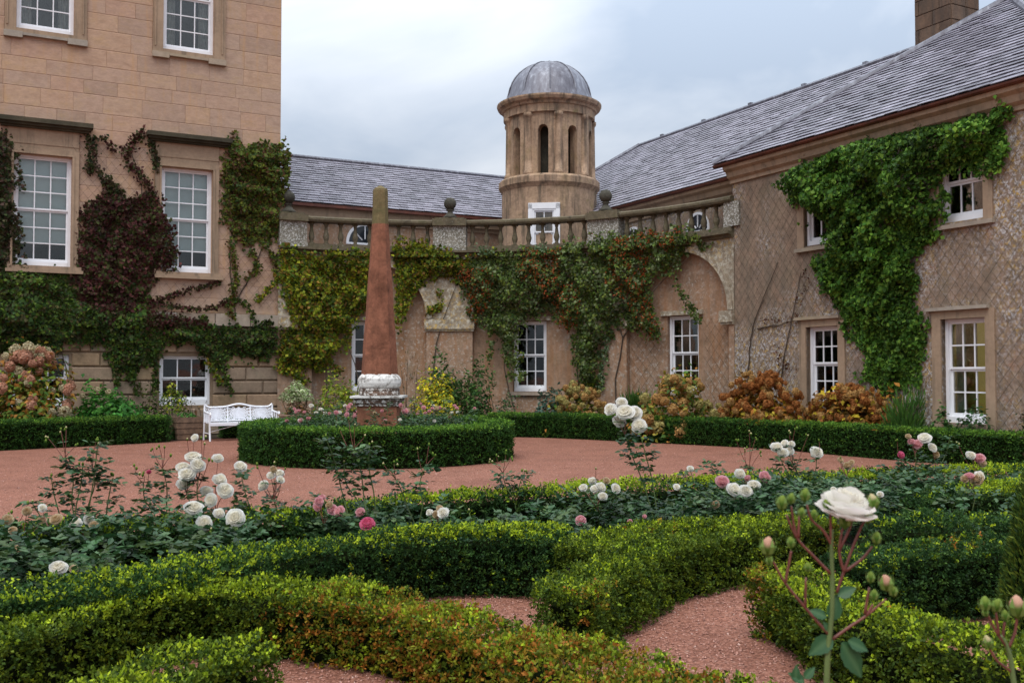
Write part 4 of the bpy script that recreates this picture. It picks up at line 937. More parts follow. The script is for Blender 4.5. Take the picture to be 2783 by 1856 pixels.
# upper stage with arched openings
RT, Z0, Z1, ZS = 1.36, 7.70, 9.62, 9.06; OW = 6.9; T_OFF = 190.0
mb = MB()
for k in range(NT):
    c = T_OFF + 40*k
    for a, b, hole in ((c-OW, c+OW, True), (c+OW, c+40-OW, False)):
        n = 8; tl = [a+(b-a)*i/n for i in range(n+1)]
        hw = RT*rad(OW)
        zz = [ZS + math.sqrt(max(0, hw*hw - (RT*rad(t-c))**2)) if hole else Z0 for t in tl]
        for i in range(n):
            mb.quad(pol(tl[i], RT, zz[i]), pol(tl[i+1], RT, zz[i+1]), pol(tl[i+1], RT, Z1), pol(tl[i], RT, Z1))
            if hole: mb.quad(pol(tl[i], RT, zz[i]), pol(tl[i], RT-.34, zz[i]), pol(tl[i+1], RT-.34, zz[i+1]), pol(tl[i+1], RT, zz[i+1]))
            else: mb.quad(pol(tl[i], RT-.34, zz[i]), pol(tl[i+1], RT-.34, zz[i+1]), pol(tl[i+1], RT-.34, Z1), pol(tl[i], RT-.34, Z1))
        if hole:
            for t in (a, b): mb.quad(pol(t, RT, Z0), pol(t, RT-.34, Z0), pol(t, RT-.34, ZS), pol(t, RT, ZS))
            for i in range(n): mb.quad(pol(tl[i], RT-.34, zz[i]), pol(tl[i+1], RT-.34, zz[i+1]), pol(tl[i+1], RT-.34, Z1), pol(tl[i], RT-.34, Z1))
mb.build("belfry_wall", S_tower, tower)
mb = MB(); mb.lathe([(.86, Z0), (.86, Z1)], 24); mb.build("inner_shaft", S_ball, tower)  # added dark cylinder; makes the open belfry arches look shaded inside
mb = MB()
mb.lathe([(.165, 0), (.165, .05), (.15, .09), (.14, .12), (.125, .14)] + [(.125-.018*i/5, .14+(1.60)*i/5) for i in range(6)] + [(.125, 1.76), (.145, 1.80), (.155, 1.82), (.155, 1.90)], 12)
COLM = mb.mesh("engaged_column", S_tower, True)
for k in range(NT):
    c = T_OFF + 20 + 40*k; link("engaged_column", COLM, tower, pol(c, RT-.02, Z0), 0)
mb = MB(); mb.lathe([(1.40, 9.60), (1.45, 9.61), (1.45, 9.84), (1.50, 9.86), (1.52, 9.93), (1.62, 9.97), (1.66, 10.05), (1.66, 10.10), (1.56, 10.13), (1.3, 10.16)], 48); mb.build("cornice", S_tower, tower)
RD = 1.36; ND = 10
for k in range(ND):
    mb = MB(); rings = []
    for i in range(9):
        ph = math.pi/2*i/8*.985; r, z = RD*math.cos(ph), 10.17 + RD*.98*math.sin(ph)
        if i == 0: r = RD+.08; z = 10.13
        rings.append([(r*math.cos(2*math.pi*(k+j/4)/ND+.30), r*math.sin(2*math.pi*(k+j/4)/ND+.30), z) for j in range(5)])
    mb.loft(rings, False, False); p = mb.build("dome_panel", M_lead, tower, True)
    mb = MB(); an = 2*math.pi*k/ND+.30
    mb.tube([((RD+.012)*math.cos(ph)*math.cos(an), (RD+.012)*math.cos(ph)*math.sin(an), 10.17+(RD*.98+.012)*math.sin(ph)) for ph in [math.pi/2*i/10*.97 for i in range(11)]], .024, .018, 5)
    mb.build("dome_rib", M_lead, tower, True)
mb = MB(); mb.lathe([(.17, 11.47), (.16, 11.53), (.05, 11.56)], 14); mb.build("dome_cap", M_lead, tower, True)
wn_a = 188.0
mb = MB()
for x0, x1 in ((-.48, -.36), (.36, .48)): mb.box(x0, x1, -.08, .05, 5.1, 6.75)
mb.box(-.48, .48, -.08, .05, 6.6, 6.78)
fo = mb.build("door_surround", M_white, tower); fo.location = (*pol(wn_a, 1.50, 0)[:2], 0); fo.rotation_euler = (0, 0, rad(180-wn_a))
w = window(tower, -.36, .36, 5.1, 6.6, 2, 4, 2, -.04, name="glazed_door", loc=(*pol(wn_a, 1.50, 0)[:2], 0), rz=rad(180-wn_a))

# ------------------------------------------------------------------ wire trellis on walls
def trellis(parent, x0, x1, z0, z1, holes, sp=.22, y=-.03, name="wire_trellis", curve=None):
    mb = MB(); r = .0026; k = 1.25
    def inside(x, z): return x0 <= x <= x1 and z0 <= z <= z1 and not any(h[0]-.2 < x < h[1]+.2 and h[2]-.15 < z < h[3]+.2 for h in holes)
    W = x1-x0; Hh = z1-z0
    for sgn in (1, -1):
        n = int((W + Hh/k)/sp) + 2
        for i in range(n):
            c = x0 - (Hh/k if sgn > 0 else 0) + i*sp
            seg = None; st = .12; zz = z0
            while zz <= z1 + 1e-6:
                x = c + sgn*(zz-z0)/k
                ok = inside(x, zz)
                if ok and seg is None: seg = (x, zz)
                last = zz + st > z1
                if seg is not None and (not ok or last):
                    e = (x, zz)
                    if abs(e[1]-seg[1]) > .1:
                        if curve: mb.tube([curve(seg[0]+(e[0]-seg[0])*q, seg[1]+(e[1]-seg[1])*q) for q in (0, .25, .5, .75, 1)], r, r, 3)
                        else: mb.tube([(seg[0], y, seg[1]), (e[0], y, e[1])], r, r, 3)
                    seg = None
                zz += st
    if not mb.v: return
    o = mb.build(name, M_wire, parent); o["kind"] = "stuff"; return o
trellis(pav, .1, LEN, .5, 6.2, W_low + W_up)
trellis(house, -5.2, -3.3, 3.4, 7.6, [], .22, -.05); trellis(house, -1.55, -.05, 3.4, 7.4, [], .22, -.05); trellis(house, -3.1, -1.9, 3.3, 4.1, [], .22, -.05)
trellis(quad, -9.0*rad(-35), 9.0*rad(56), .4, 3.1, [(RQ*rad(44.9)-.5, RQ*rad(44.9)+.5, 1.0, 3.2)], .25, curve=lambda x, z: pol(math.degrees(x/RQ), RQ+.16, z))

# ------------------------------------------------------------------ obelisk
ob = thing("obelisk", "tall tapering red sandstone obelisk with mossy tip on lichened plinth inside the round hedge", "obelisk", (-2.59, 19.6, 0), rad(20))
R8 = rad(22.5); S_obelwhite = stone("white_crusted_stone", (0.10, 0.08, 0.065), (0.3, 0.27, 0.24), fine=0.4, lichens=[((0.70, 0.69, 0.66), 8.0, 0.36, 0.14, 0.95, 0.0)], bump=0.8, big=5)
def oct_prof(mb, prof): mb.lathe([(r/math.cos(R8), z) for r, z in prof], 8, ph=.5)
mb = MB(); oct_prof(mb, [(.335-.185*i/16*1.0 + random.uniform(-.004, .004), 1.60+(4.55-1.60)*i/16) for i in range(17)]); mb.build("shaft", S_obel, ob)
mb = MB(); oct_prof(mb, [(.150 - .012*i/4 + random.uniform(-.003, .003), 4.55+(5.20-4.55)*i/4) for i in range(5)] + [(.13, 5.24), (.06, 5.29), (.02, 5.31)]); mb.build("tip", S_obelcap, ob)
mb = MB()
mb.lathe([(.38, 1.34), (.41, 1.38), (.425, 1.44), (.42, 1.52), (.385, 1.57), (.345, 1.61), (.2, 1.62)], 24); mb.build("torus", S_obelwhite, ob); mb = MB(); mb.lathe([(.40, 1.20), (.405, 1.25), (.385, 1.28), (.40, 1.31), (.40, 1.335)], 24); mb.build("base_moulding", S_obelbase, ob)
mb = MB(); mb.box(-.50, .50, -.50, .50, 1.155, 1.195); o_ = mb.build("plinth_slab", S_obelwhite, ob); o_.rotation_euler = (0, 0, rad(-20)); mb = MB(); mb.box(-.46, .46, -.46, .46, 1.14, 1.154); mb.box(-.44, .44, -.44, .44, 1.06, 1.139); mb.box(-.41, .41, -.41, .41, 1.0, 1.059); sl_ = mb.build("plinth_cap", S_obelbase, ob); sl_.rotation_euler = (0, 0, rad(-20))
mb = MB(); mb.box(-.38, .38, -.38, .38, .12, .999); mb.box(-.46, .46, -.46, .46, 0, .119); pl_ = mb.build("pedestal", S_obel, ob); pl_.rotation_euler = (0, 0, rad(-20))

# ================================================================== HEDGES
def smooth_path(pts, step=.08, closed=False):
    P = [np.array(p, float) for p in pts]; out = []
    n = len(P)
    rng = range(n if closed else n - 1)
    for i in rng:
        p1, p2 = P[i], P[(i+1) % n]; p0 = P[(i-1) % n] if (i > 0 or closed) else 2*p1 - p2; p3 = P[(i+2) % n] if (i+2 < n or closed) else 2*p2 - p1
        k = max(2, int(np.linalg.norm(p2-p1)/step))
        for j in range(k):
            t = j/k; out.append(.5*((2*p1) + (-p0+p2)*t + (2*p0-5*p1+4*p2-p3)*t*t + (-p0+3*p1-3*p2+p3)*t**3))
    if not closed: out.append(P[-1])
    return np.array(out)
def hedge(name, pts, w, h, label, cat="hedge", leaf=.024, dens=900, per=7, pal="box", tip="tip", tipamt=.5, gold=None, rough=.035, closed=False, group=None, sharp=False, centre_is_front=False, mat=None, back=.6, seed=1):
    c = smooth_path(pts, .06, closed)
    t = np.gradient(c, axis=0) if not closed else (np.roll(c, -1, 0) - np.roll(c, 1, 0))
    t = t/np.maximum(np.linalg.norm(t, axis=1, keepdims=True), 1e-9); nrm = np.stack([-t[:, 1], t[:, 0]], 1)
    if centre_is_front:
        sgn = np.sign(np.sum(nrm*c, 1, keepdims=True)); c = c + nrm*sgn*w/2
    o0 = c.mean(0); root = thing(name, label, cat, (o0[0], o0[1], 0), 0, group); c = c - o0
    seg = np.linalg.norm(np.diff(np.vstack([c, c[:1]]) if closed else c, axis=0), axis=1); L = seg.sum(); cum = np.concatenate([[0], np.cumsum(seg)])
    # solid twig core, its colour darkened for the shade among the leaves
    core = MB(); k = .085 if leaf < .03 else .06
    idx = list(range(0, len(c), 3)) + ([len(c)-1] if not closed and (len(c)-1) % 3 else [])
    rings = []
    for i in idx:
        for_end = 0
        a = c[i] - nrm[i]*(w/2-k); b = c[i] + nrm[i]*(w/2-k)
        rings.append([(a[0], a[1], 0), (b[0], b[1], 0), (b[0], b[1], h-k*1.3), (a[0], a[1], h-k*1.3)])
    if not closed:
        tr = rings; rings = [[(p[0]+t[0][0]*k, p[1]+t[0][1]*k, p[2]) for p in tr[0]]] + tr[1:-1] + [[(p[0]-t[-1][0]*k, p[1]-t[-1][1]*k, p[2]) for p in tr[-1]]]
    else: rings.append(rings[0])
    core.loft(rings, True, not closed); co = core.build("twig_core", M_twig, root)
    LV = Leaves()
    def sample(n):
        s = RNG.uniform(0, L, n); i = np.clip(np.searchsorted(cum, s) - 1, 0, len(seg)-1); f = (s - cum[i])/np.maximum(seg[i], 1e-9); j = (i+1) % len(c)
        return c[i]*(1-f)[:, None] + c[j]*f[:, None], unit(nrm[i]*(1-f)[:, None] + nrm[j]*f[:, None])
    parts = []
    wp = 2*sum(1 for _ in [0]);
    for kind, area in (("top", L*w), ("s+", L*h), ("s-", L*h)):
        # the side turned away from the viewer needs fewer leaves
        n = int(area*dens); p, q = sample(n)
        if kind == "top":
            P = np.concatenate([p + q*RNG.uniform(-w/2, w/2, (n, 1)), np.full((n, 1), h)], 1); N = np.tile([0, 0, 1.0], (n, 1))
        else:
            s = 1 if kind == "s+" else -1
            P = np.concatenate([p + q*s*w/2, RNG.uniform(0.0, 1, (n, 1))**.9*h], 1); N = np.concatenate([q*s, np.zeros((n, 1))], 1)
            face = -np.sum(N[:, :2]*(P[:, :2]+o0), 1)
            keep = (face > 0) | (RNG.uniform(size=n) < back); P, N = P[keep], N[keep]
        parts.append((P, N))
    if not closed:
        for e, sg in ((0, -1), (-1, 1)):
            n = int(w*h*dens); a = RNG.uniform(-w/2, w/2, (n, 1))
            P = np.concatenate([c[e]+nrm[e]*a, RNG.uniform(0, h, (n, 1))], 1); N = np.tile([*(t[e]*sg), 0.0], (n, 1)); parts.append((P, N))
    P = np.concatenate([a for a, _ in parts]); N = np.concatenate([b for _, b in parts])
    # soften the arris, then let the clipped surface wander
    if not sharp:
        up = np.clip((P[:, 2]-(h-.07))/.07, 0, 1)[:, None]; N = unit(N + np.array([0, 0, .9])*up*(N[:, 2:3] < .5))
    W3 = P + np.array([o0[0], o0[1], 0])
    P = P + N*(lump(W3, 7.0, seed)*rough + lump(W3, 19.0, seed+1, 4)*rough*.6)[:, None] - N*(RNG.uniform(0, 1, (len(P), 1))**1.6*.075)
    P[:, 2] = np.maximum(P[:, 2], .01)
    n = len(P); pc = pick(pal, n, .22)
    high = np.clip((P[:, 2]/h-.86)/.14, 0, 1)
    istip = RNG.uniform(size=n) < (tipamt*(.035+.965*high*(lump(W3, 3.0, seed+5)*.5+.75)))
    pc[istip] = pick(tip, int(istip.sum()), .2)
    if gold is not None:
        gf = np.clip(lump(W3, 2.2, seed+9)*.8 + gold(W3), 0, 1); isg = RNG.uniform(size=n) < gf
        pc[isg] = pick("gold", int(isg.sum()), .25)
    sd = unit(N*.75 + np.array([0, 0, .45]) + RNG.normal(size=(n, 3))*.45)
    for j in range(per):
        d = unit(sd*.8 + RNG.normal(size=(n, 3))*.75)
        b = P + sd*(j/per*leaf*1.3) + RNG.normal(size=(n, 3))*leaf*.35
        LV.add(b, d, leaf*RNG.uniform(.7, 1.25, n), leaf*.62*RNG.uniform(.8, 1.2, n), pc*(1+RNG.normal(size=(n, 1))*.12), fold=.15)
    LV.build("foliage", mat or M_leaf, root)
    return root
HD = dict(leaf=.022, dens=1820, per=7)
goldA = lambda W: np.clip(1-np.abs(W[:, 0]+.45)/1.1, 0, 1)*.80-.25
hedge("box_hedge", HEDGE['A'], .42, .37, "low curving box hedge with orange tinged leaves in the front of the knot garden", pal="box", tip="tip", tipamt=.62, gold=goldA, seed=11, rough=.04, **HD)
hedge("box_hedge", HEDGE['B'], .42, .36, "short box hedge end poking in at the bottom left beside gravel", seed=12, tipamt=.5, rough=.04, **HD)
hedge("box_hedge", HEDGE['C'], .42, .46, "dark green box hedge with bright tips on top behind the orange tinged hedge", pal="boxdark", tipamt=.75, seed=13, **HD)
hedge("box_hedge", HEDGE['C2'], .36, .42, "small yellowish box hedge stub joining the dark hedge and the diagonal hedge", tipamt=.5, gold=lambda W: np.full(len(W), -.15), seed=14, **HD)
hedge("box_hedge", HEDGE['D'], .38, .40, "bright yellow-green box hedge running diagonally away to the right in the middle", tipamt=.8, gold=lambda W: np.full(len(W), -.18), seed=15, rough=.04, **HD)
hedge("box_hedge", HEDGE['E'], .42, .40, "golden box hedge behind the large foreground rose at lower right", tipamt=.75, gold=lambda W: np.full(len(W), -.12), seed=16, rough=.045, **HD)
hedge("box_hedge", HEDGE['F'], .42, .46, "dark box hedge with orange flecked top on the right behind the golden hedge", pal="boxdark", tipamt=.22, gold=lambda W: (W[:, 2]/.46-.93)*2-.95, seed=17, **HD)
hedge("box_hedge", HEDGE['G1'], .40, .46, "middle one of three parallel box hedges at the right edge", pal="boxdark", tipamt=.25, gold=lambda W: (W[:, 2]/.46-.93)*2-.95, seed=18, leaf=.027, dens=1000, per=6)
hedge("box_hedge", HEDGE['G2'], .40, .46, "bright topped box hedge farthest back at the right beside faded roses", pal="boxdark", tipamt=.8, seed=19, leaf=.028, dens=950, per=6)
hedge("box_hedge", HEDGE['H'], .45, .48, "long bright topped box hedge edging the gravel court behind the roses", pal="boxdark", tipamt=.95, seed=20, leaf=.028, dens=950, per=6, back=.5)
hedge("box_hedge", HEDGE['Hl'], .45, .46, "box hedge along the gravel court at far left behind cream roses", pal="boxdark", tipamt=.5, seed=21, leaf=.027, dens=950, per=6, back=.5)
ring = [(-2.6+2.38*math.sin(rad(a)), 19.6+2.38*math.cos(rad(a))) for a in range(0, 360, 12)]
CLIP = dict(pal="clip", tip="cliptip", rough=.012, sharp=True, leaf=.036, dens=760, per=5, tipamt=.9)
hedge("round_hedge", ring, .46, .66, "clipped round hedge ringing the rose bed around the obelisk", closed=True, seed=22, back=.35, **CLIP)
hedge("border_hedge", HEDGE['L'], .60, .60, "straight clipped hedge in front of the house, ending at the wooden planter", centre_is_front=True, seed=23, back=.3, **CLIP)
hedge("border_hedge", HEDGE['Rr'], .60, .58, "long curving clipped hedge in front of the rusty hydrangeas", centre_is_front=True, seed=24, back=.3, **CLIP)
hedge("border_hedge", [(-7.35, 25.35), (-6.3, 25.75), (-5.0, 26.05), (-3.6, 26.3), (-1.9, 26.3), (-.6, 26.1)], .45, .50, "low clipped hedge behind the white bench and the round hedge", seed=25, back=.3, **CLIP)

# bed soil under the planting
def bed(name, pts, label, z=.012): return sheet(name, pts, z, M_soil, label)
bed("flower_bed", [(-4.6, 7.2), (-3.2, 7.4), (-1.9, 8.0), (-1.0, 9.1), (.2, 9.65), (1.6, 10.3), (3.1, 11.0), (4.8, 11.5), (6.6, 11.9), (6.5, 10.9), (4.6, 9.8), (3.0, 8.3), (1.5, 8.2), (.5, 7.5), (-.8, 7.4), (-1.5, 6.7), (-1.9, 6.1), (-2.3, 5.5), (-4.6, 5.5)], "dark soil of the rose bed between box hedges")
bed("round_bed", [(-2.6+2.3*math.sin(rad(a)), 19.6+2.3*math.cos(rad(a))) for a in range(0, 360, 15)], "dark soil inside the round hedge")
bed("house_border", [(-11.6, 20.9), (-8.3, 24.1), (-7.2, 25.3), (-5, 26.0), (-2, 26.3), (0, 26.1), (2.6, 24.5), (4.3, 23), (5.7, 21.7), (7, 19.5), (8.8, 17.2), (10.6, 16.2), (5.6, 24.9), (3, 28.4), (-2, 29.2), (-6.3, 28.2), (-13, 24.5)], "dark soil of the border along the walls")

# ================================================================== CREEPERS
FR = {"house": (Vector(HO), A_H), "pav": (Vector(PO), A_P)}
def surf_map(s, q, off):
    """wall coordinates -> world points and outward normals"""
    if s == "quad":
        th = np.radians(q[:, 0]); r = RQ - off
        P = np.stack([C0[0]+r*np.sin(th), C0[1]+r*np.cos(th), q[:, 1]], 1); N = np.stack([-np.sin(th), -np.cos(th), np.zeros(len(th))], 1)
    else:
        o, a = FR[s]; cx, sx = math.cos(a), math.sin(a)
        P = np.stack([o.x + q[:, 0]*cx + off*sx, o.y + q[:, 0]*sx - off*cx, q[:, 1]], 1); N = np.tile([sx, -cx, 0.0], (len(q), 1))
    return P, N
def in_poly(q, poly):
    x, y = q[:, 0], q[:, 1]; ins = np.zeros(len(q), bool); n = len(poly)
    for i in range(n):
        (x0, y0), (x1, y1) = poly[i], poly[(i+1) % n]
        if y0 == y1: continue
        ins ^= ((y0 > y) != (y1 > y)) & (x < (x1-x0)*(y-y0)/(y1-y0) + x0)
    return ins
def edge_d(q, poly, sx):
    d = np.full(len(q), 9.0); n = len(poly); S = np.array([sx, 1.0]); Q = q*S
    for i in range(n):
        a, b = np.array(poly[i])*S, np.array(poly[(i+1) % n])*S; ab = b-a
        t = np.clip(((Q-a) @ ab)/max(ab @ ab, 1e-9), 0, 1); d = np.minimum(d, np.linalg.norm(Q-(a+t[:, None]*ab), axis=1))
    return d
CSPEC = {  # palette: density, leaf size, thickness, hole level
    "dark": (1050, .10, .30, -2.0), "wine": (1150, .10, .34, -2.6), "green": (1100, .10, .34, -1.45), "olive": (1100, .10, .42, -1.9),
    "yellow": (1050, .10, .36, -1.5), "berry": (1050, .09, .50, -1.1), "fresh": (1900, .092, .95, -2.0), "pale": (900, .08, .2, -3), "deadred": (420, .06, .12, -3)}
def wall_relief(s, q):
    """how far mouldings stand out of the wall where a creeper grows over them"""
    z = q[:, 1]
    if s == "house": return np.interp(z, [2.0, 2.75, 2.88, 3.26, 3.45], [.05, .11, .165, .165, .012])
    if s == "quad": return np.where(z > 4.93, .21, np.where((z > 2.85) & (z < 3.22), .09, 0.0))
    return np.zeros(len(z))
def creeper(name, s, kinds, label, polys, strs, seed, mixpal=None, berries=0):
    root = thing(name, label, "climber", (0, 0, 0)); sx = RQ*math.pi/180 if s == "quad" else 1.0
    lv = Leaves(); allp = []
    for kind, poly in polys:
        dens, size, thick, hole = CSPEC[kind]; A = np.array(poly); lo, hi = A.min(0)-.1, A.max(0)+.1
        n = int((hi[0]-lo[0])*sx*(hi[1]-lo[1])*dens); q = RNG.uniform(size=(n, 2))*(hi-lo)+lo
        jit = np.stack([lump(np.c_[q[:, 0]*sx, q[:, 1], np.zeros(n)], 9, seed+1), lump(np.c_[q[:, 0]*sx, q[:, 1], np.ones(n)], 9, seed+2)], 1)*.15 + RNG.normal(size=(n, 2))*.05
        jit[:, 0] /= sx
        k = in_poly(q+jit, poly); q = q[k]; q3 = np.c_[q[:, 0]*sx, q[:, 1], np.zeros(len(q))]
        ed = edge_d(q, poly, sx); ls = lump(q3, 5.5, seed+3)+.6*lump(q3, 13, seed+4)
        keep = (ls + np.clip(ed, 0, .5)*.9 > hole) & (RNG.uniform(size=len(q)) < .35+ed*3.0); q, ed, ls, q3 = q[keep], ed[keep], ls[keep], q3[keep]
        depth = np.clip(ed/.40, .15, 1)*thick*np.clip(.50+.42*ls+.22*lump(q3, 11, seed+12), .06, 1.4)
        if kind == "fresh": depth *= np.clip((q[:, 1]-1.0)/4.0, .3, 1.1)
        off = .03 + depth*RNG.uniform(0, 1, len(q))**.45 + wall_relief(s, q)
        P, N = surf_map(s, q, off); pc = pick(mixpal(kind, q) if False else kind, len(q), .28)
        pc = pc*np.clip(1+.28*lump(q3, 3.0, seed+7), .5, 1.5)[:, None]
        lv.facing(P, N + np.array([0, 0, .35]), size*RNG.uniform(.6, 1.3, len(q)), pc, .85, .55, .6); allp.append(P)
        if berries and kind == "berry":
            sel = (lump(q3, 4.0, seed+8) > .05) & (RNG.uniform(size=len(q)) < berries); Pb, Nb = surf_map(s, q[sel], off[sel]+.04); m = len(Pb)
            for _ in range(3): lv.facing(Pb+RNG.normal(size=(m, 3))*.03, Nb, np.full(m, .05), np.array([(.30, .055, .02)])*RNG.uniform(.5, 1.35, (m, 1))+np.array([0, .03, 0])*RNG.uniform(0, 1, (m, 1)), .9, .9)
    for kind, wdt, pl in strs:
        dens, size, thick, _ = CSPEC[kind]; A = np.array(pl); c = smooth_path(A, .05 if s != "quad" else .4)
        ln = np.sum(np.linalg.norm(np.diff(c*np.array([sx, 1]), axis=0), axis=1)); n = int(ln*wdt*dens*1.1)+8
        i = RNG.integers(0, len(c), n); q = c[i] + RNG.normal(size=(n, 2))*wdt*.42/np.array([sx, 1]) 
        P, N = surf_map(s, q, .04+RNG.uniform(0, .10, n)+wall_relief(s, q)); lv.facing(P, N, size*RNG.uniform(.5, 1.1, n), pick(kind, n, .25), .85, .6, .6)
    f = lv.build("foliage", M_leaf, root)
    return root
def vine(root, s, lines):
    for pl in lines:
        c = smooth_path(np.array(pl, float), .15 if s != "quad" else 1.2); P, N = surf_map(s, c + RNG.normal(size=c.shape)*.01, np.full(len(c), .03))
        mb = MB(); mb.tube([tuple(p) for p in P], .022, .008, 5); mb.build("vine_stem", M_vine, root)
IV = {n: (s, k, p) for n, s, k, p in IVY}
def sel(names): return [(IV[n][1], IV[n][2]) for n in names]
def strs(s, kinds): return [(k, w, p) for ss, k, w, p in STRANDS if ss == s and k in kinds]
creeper("creeper", "house", None, "dark creeper column hanging beside the leftmost house window", sel(["rl"]), [], 31)
r = creeper("creeper", "house", None, "wine red creeper mass between the two tall house windows", sel(["wine"]), strs("house", ["wine", "dark"]), 32)
vine(r, "house", [[(-4.2, .3), (-4.3, 2), (-4.0, 4), (-3.6, 6), (-3.9, 7.5)], [(-4.2, 2), (-4.8, 4), (-4.4, 6)]])
r = creeper("creeper", "house", None, "mixed green creeper spreading over the rusticated base of the house", sel(["low"]), strs("house", ["green", "yellow"]), 33)
vine(r, "house", [[(-5.4, .2), (-5.3, 1.5), (-5.8, 3.2)], [(-1.5, .3), (-1.4, 1.5), (-1.0, 2.6)], [(-3.4, .3), (-3.4, 1.6), (-3.0, 2.7)]])
r = creeper("creeper", "house", None, "olive green creeper clump at the upper right corner of the house", sel(["right"]), strs("house", ["olive"]), 34)
vine(r, "house", [[(-1.3, .3), (-1.2, 3), (-1.35, 5), (-.8, 7)], [(-1.2, 3.5), (-.5, 5), (-.3, 6.5)]])
r = creeper("creeper", "quad", None, "yellow-green creeper covering the curved wall left of and behind the obelisk", sel(["q1", "q1b"]), strs("quad", ["yellow"]), 35)
vine(r, "quad", [[(-20, .2), (-21, 2), (-18, 4)], [(-17, .2), (-15, 1.4), (-20, 3.6)], [(-2, .5), (-1, 2.5), (3, 4.3)]])
r = creeper("berry_climber", "quad", None, "red berried climber sprawling across the curved wall under the balustrade", sel(["q2"]), strs("quad", ["berry", "pale"]), 36, berries=.16)
vine(r, "quad", [[(33, .2), (32.5, 1.5), (34, 2.6), (30, 3.6), (24, 4.2)], [(34, 2.6), (40, 3.8), (48, 4.7)], [(14, .3), (11.5, 1.8), (12.5, 3.2), (10, 4.2)], [(26, .6), (25, 2.6), (28, 3.8)]])
r = creeper("climbing_rose", "pav", None, "thick bright green climber bulging over the pavilion wall up to the eaves", sel(["pv"]), strs("pav", ["fresh"]), 37)
vine(r, "pav", [[(5.2, .2), (5.0, 1.4), (4.7, 3), (4.2, 4.6), (3.6, 5.8)], [(4.6, .2), (4.5, 1.6), (4.6, 3.2), (5.6, 5.3), (7, 6.1)]])
r = creeper("dry_creeper", "pav", None, "sparse dark red dry creeper twigs on the pavilion wall beside its first window", [], strs("pav", ["deadred"]), 38)
vine(r, "pav", [[(2.0, .3), (1.7, 1.5), (2.0, 2.7), (2.35, 3.9)], [(1.2, .4), (1.3, 1.3), (1.9, 1.9)], [(.9, 2.7), (1.6, 2.75), (2.3, 2.85)], [(.5, .6), (.7, 2.6), (1.6, 4.2)]])

# ================================================================== SHRUBS AND BORDER PLANTS
def clump(cx, cy, rx, ry, z0, z1, n, size, pal, lv, aspect=.6, shell=.55, seed=1, hang=.3, gap=-.2, leafy="face"):
    """leaves through an uneven rounded crown"""
    d = unit(RNG.normal(size=(n*2, 3))); d[:, 2] = np.abs(d[:, 2])*.98 - .15*RNG.uniform(size=n*2)
    r = RNG.uniform(shell**3, 1, n*2)**(1/3)
    q = d*r[:, None]; W = q*np.array([rx, ry, (z1-z0)]); bump = 1+.30*lump(d*2, 2.3, seed)+.16*lump(d*2, 5.5, seed+1)
    P = W*bump[:, None] + np.array([cx, cy, z0])
    keep = (lump(P, 9, seed+2) + 1.1*r > gap+.2) & (P[:, 2] > .02); P, d = P[keep][:n], d[keep][:n]; m = len(P)
    col = pick(pal, m, .25)*np.clip(1+.22*lump(P, 6, seed+4), .6, 1.5)[:, None]
    if leafy == "face": lv.facing(P, d*np.array([1, 1, .8])+np.array([0, 0, .5]), size*RNG.uniform(.6, 1.3, m), col, aspect, .5, hang)
    else: lv.add(P, unit(d*.6+np.array([0, 0, .9])+RNG.normal(size=(m, 3))*.25), size*RNG.uniform(.7, 1.4, m), size*aspect*.3, col, .1)
    return P
def stems(root, cx, cy, tops, r=.012, mat=M_vine, name="stem", base=.08):
    mb = MB()
    for p in tops:
        b = Vector((cx+random.uniform(-base, base), cy+random.uniform(-base, base), 0)); e = Vector(p); m = b.lerp(e, .5) + Vector((random.uniform(-.04, .04), random.uniform(-.04, .04), .03))
        mb.tube([b, m, e], r, r*.5, 5)
    return mb.build(name, mat, root)
def shrub(name, x, y, rx, h, pal, label, cat="shrub", n=700, size=.09, aspect=.6, z0=.15, seed=1, leafy="face", gap=-.2, shell=.5, group=None, extra=None, ry=None):
    root = thing(name, label, cat, (x, y, 0), 0, group); lv = Leaves()
    P = clump(0, 0, rx, ry or rx*.85, z0, h, n, size, pal, lv, aspect, shell, seed, gap=gap, leafy=leafy)
    if extra: clump(0, 0, rx, ry or rx*.85, z0+h*.25, h*1.0, extra[1], extra[2], extra[0], lv, .7, .85, seed+3, gap=-9)
    lv.build("foliage", M_leaf, root); stems(root, 0, 0, P[:9] if len(P) > 9 else P)
    return root
def floret_ball(name, col, n=46, var=.2):
    lv = Leaves(); d = unit(RNG.normal(size=(n*4, 3))); c = np.array(col)*np.clip(1+RNG.normal(size=(n*4, 1))*var, .5, 1.6)
    lv.facing(d*.42*RNG.uniform(.8, 1.05, (n*4, 1)), d, np.full(n*4, .2), c, .9, .35, .1); return lv.mesh(name, M_petal)
HEADS = {k: floret_ball("flower_head", v) for k, v in dict(tan=(.52, .32, .12), rust=(.42, .175, .055), pink=(.56, .31, .21), cream=(.58, .51, .33), lime=(.46, .40, .15)).items()}
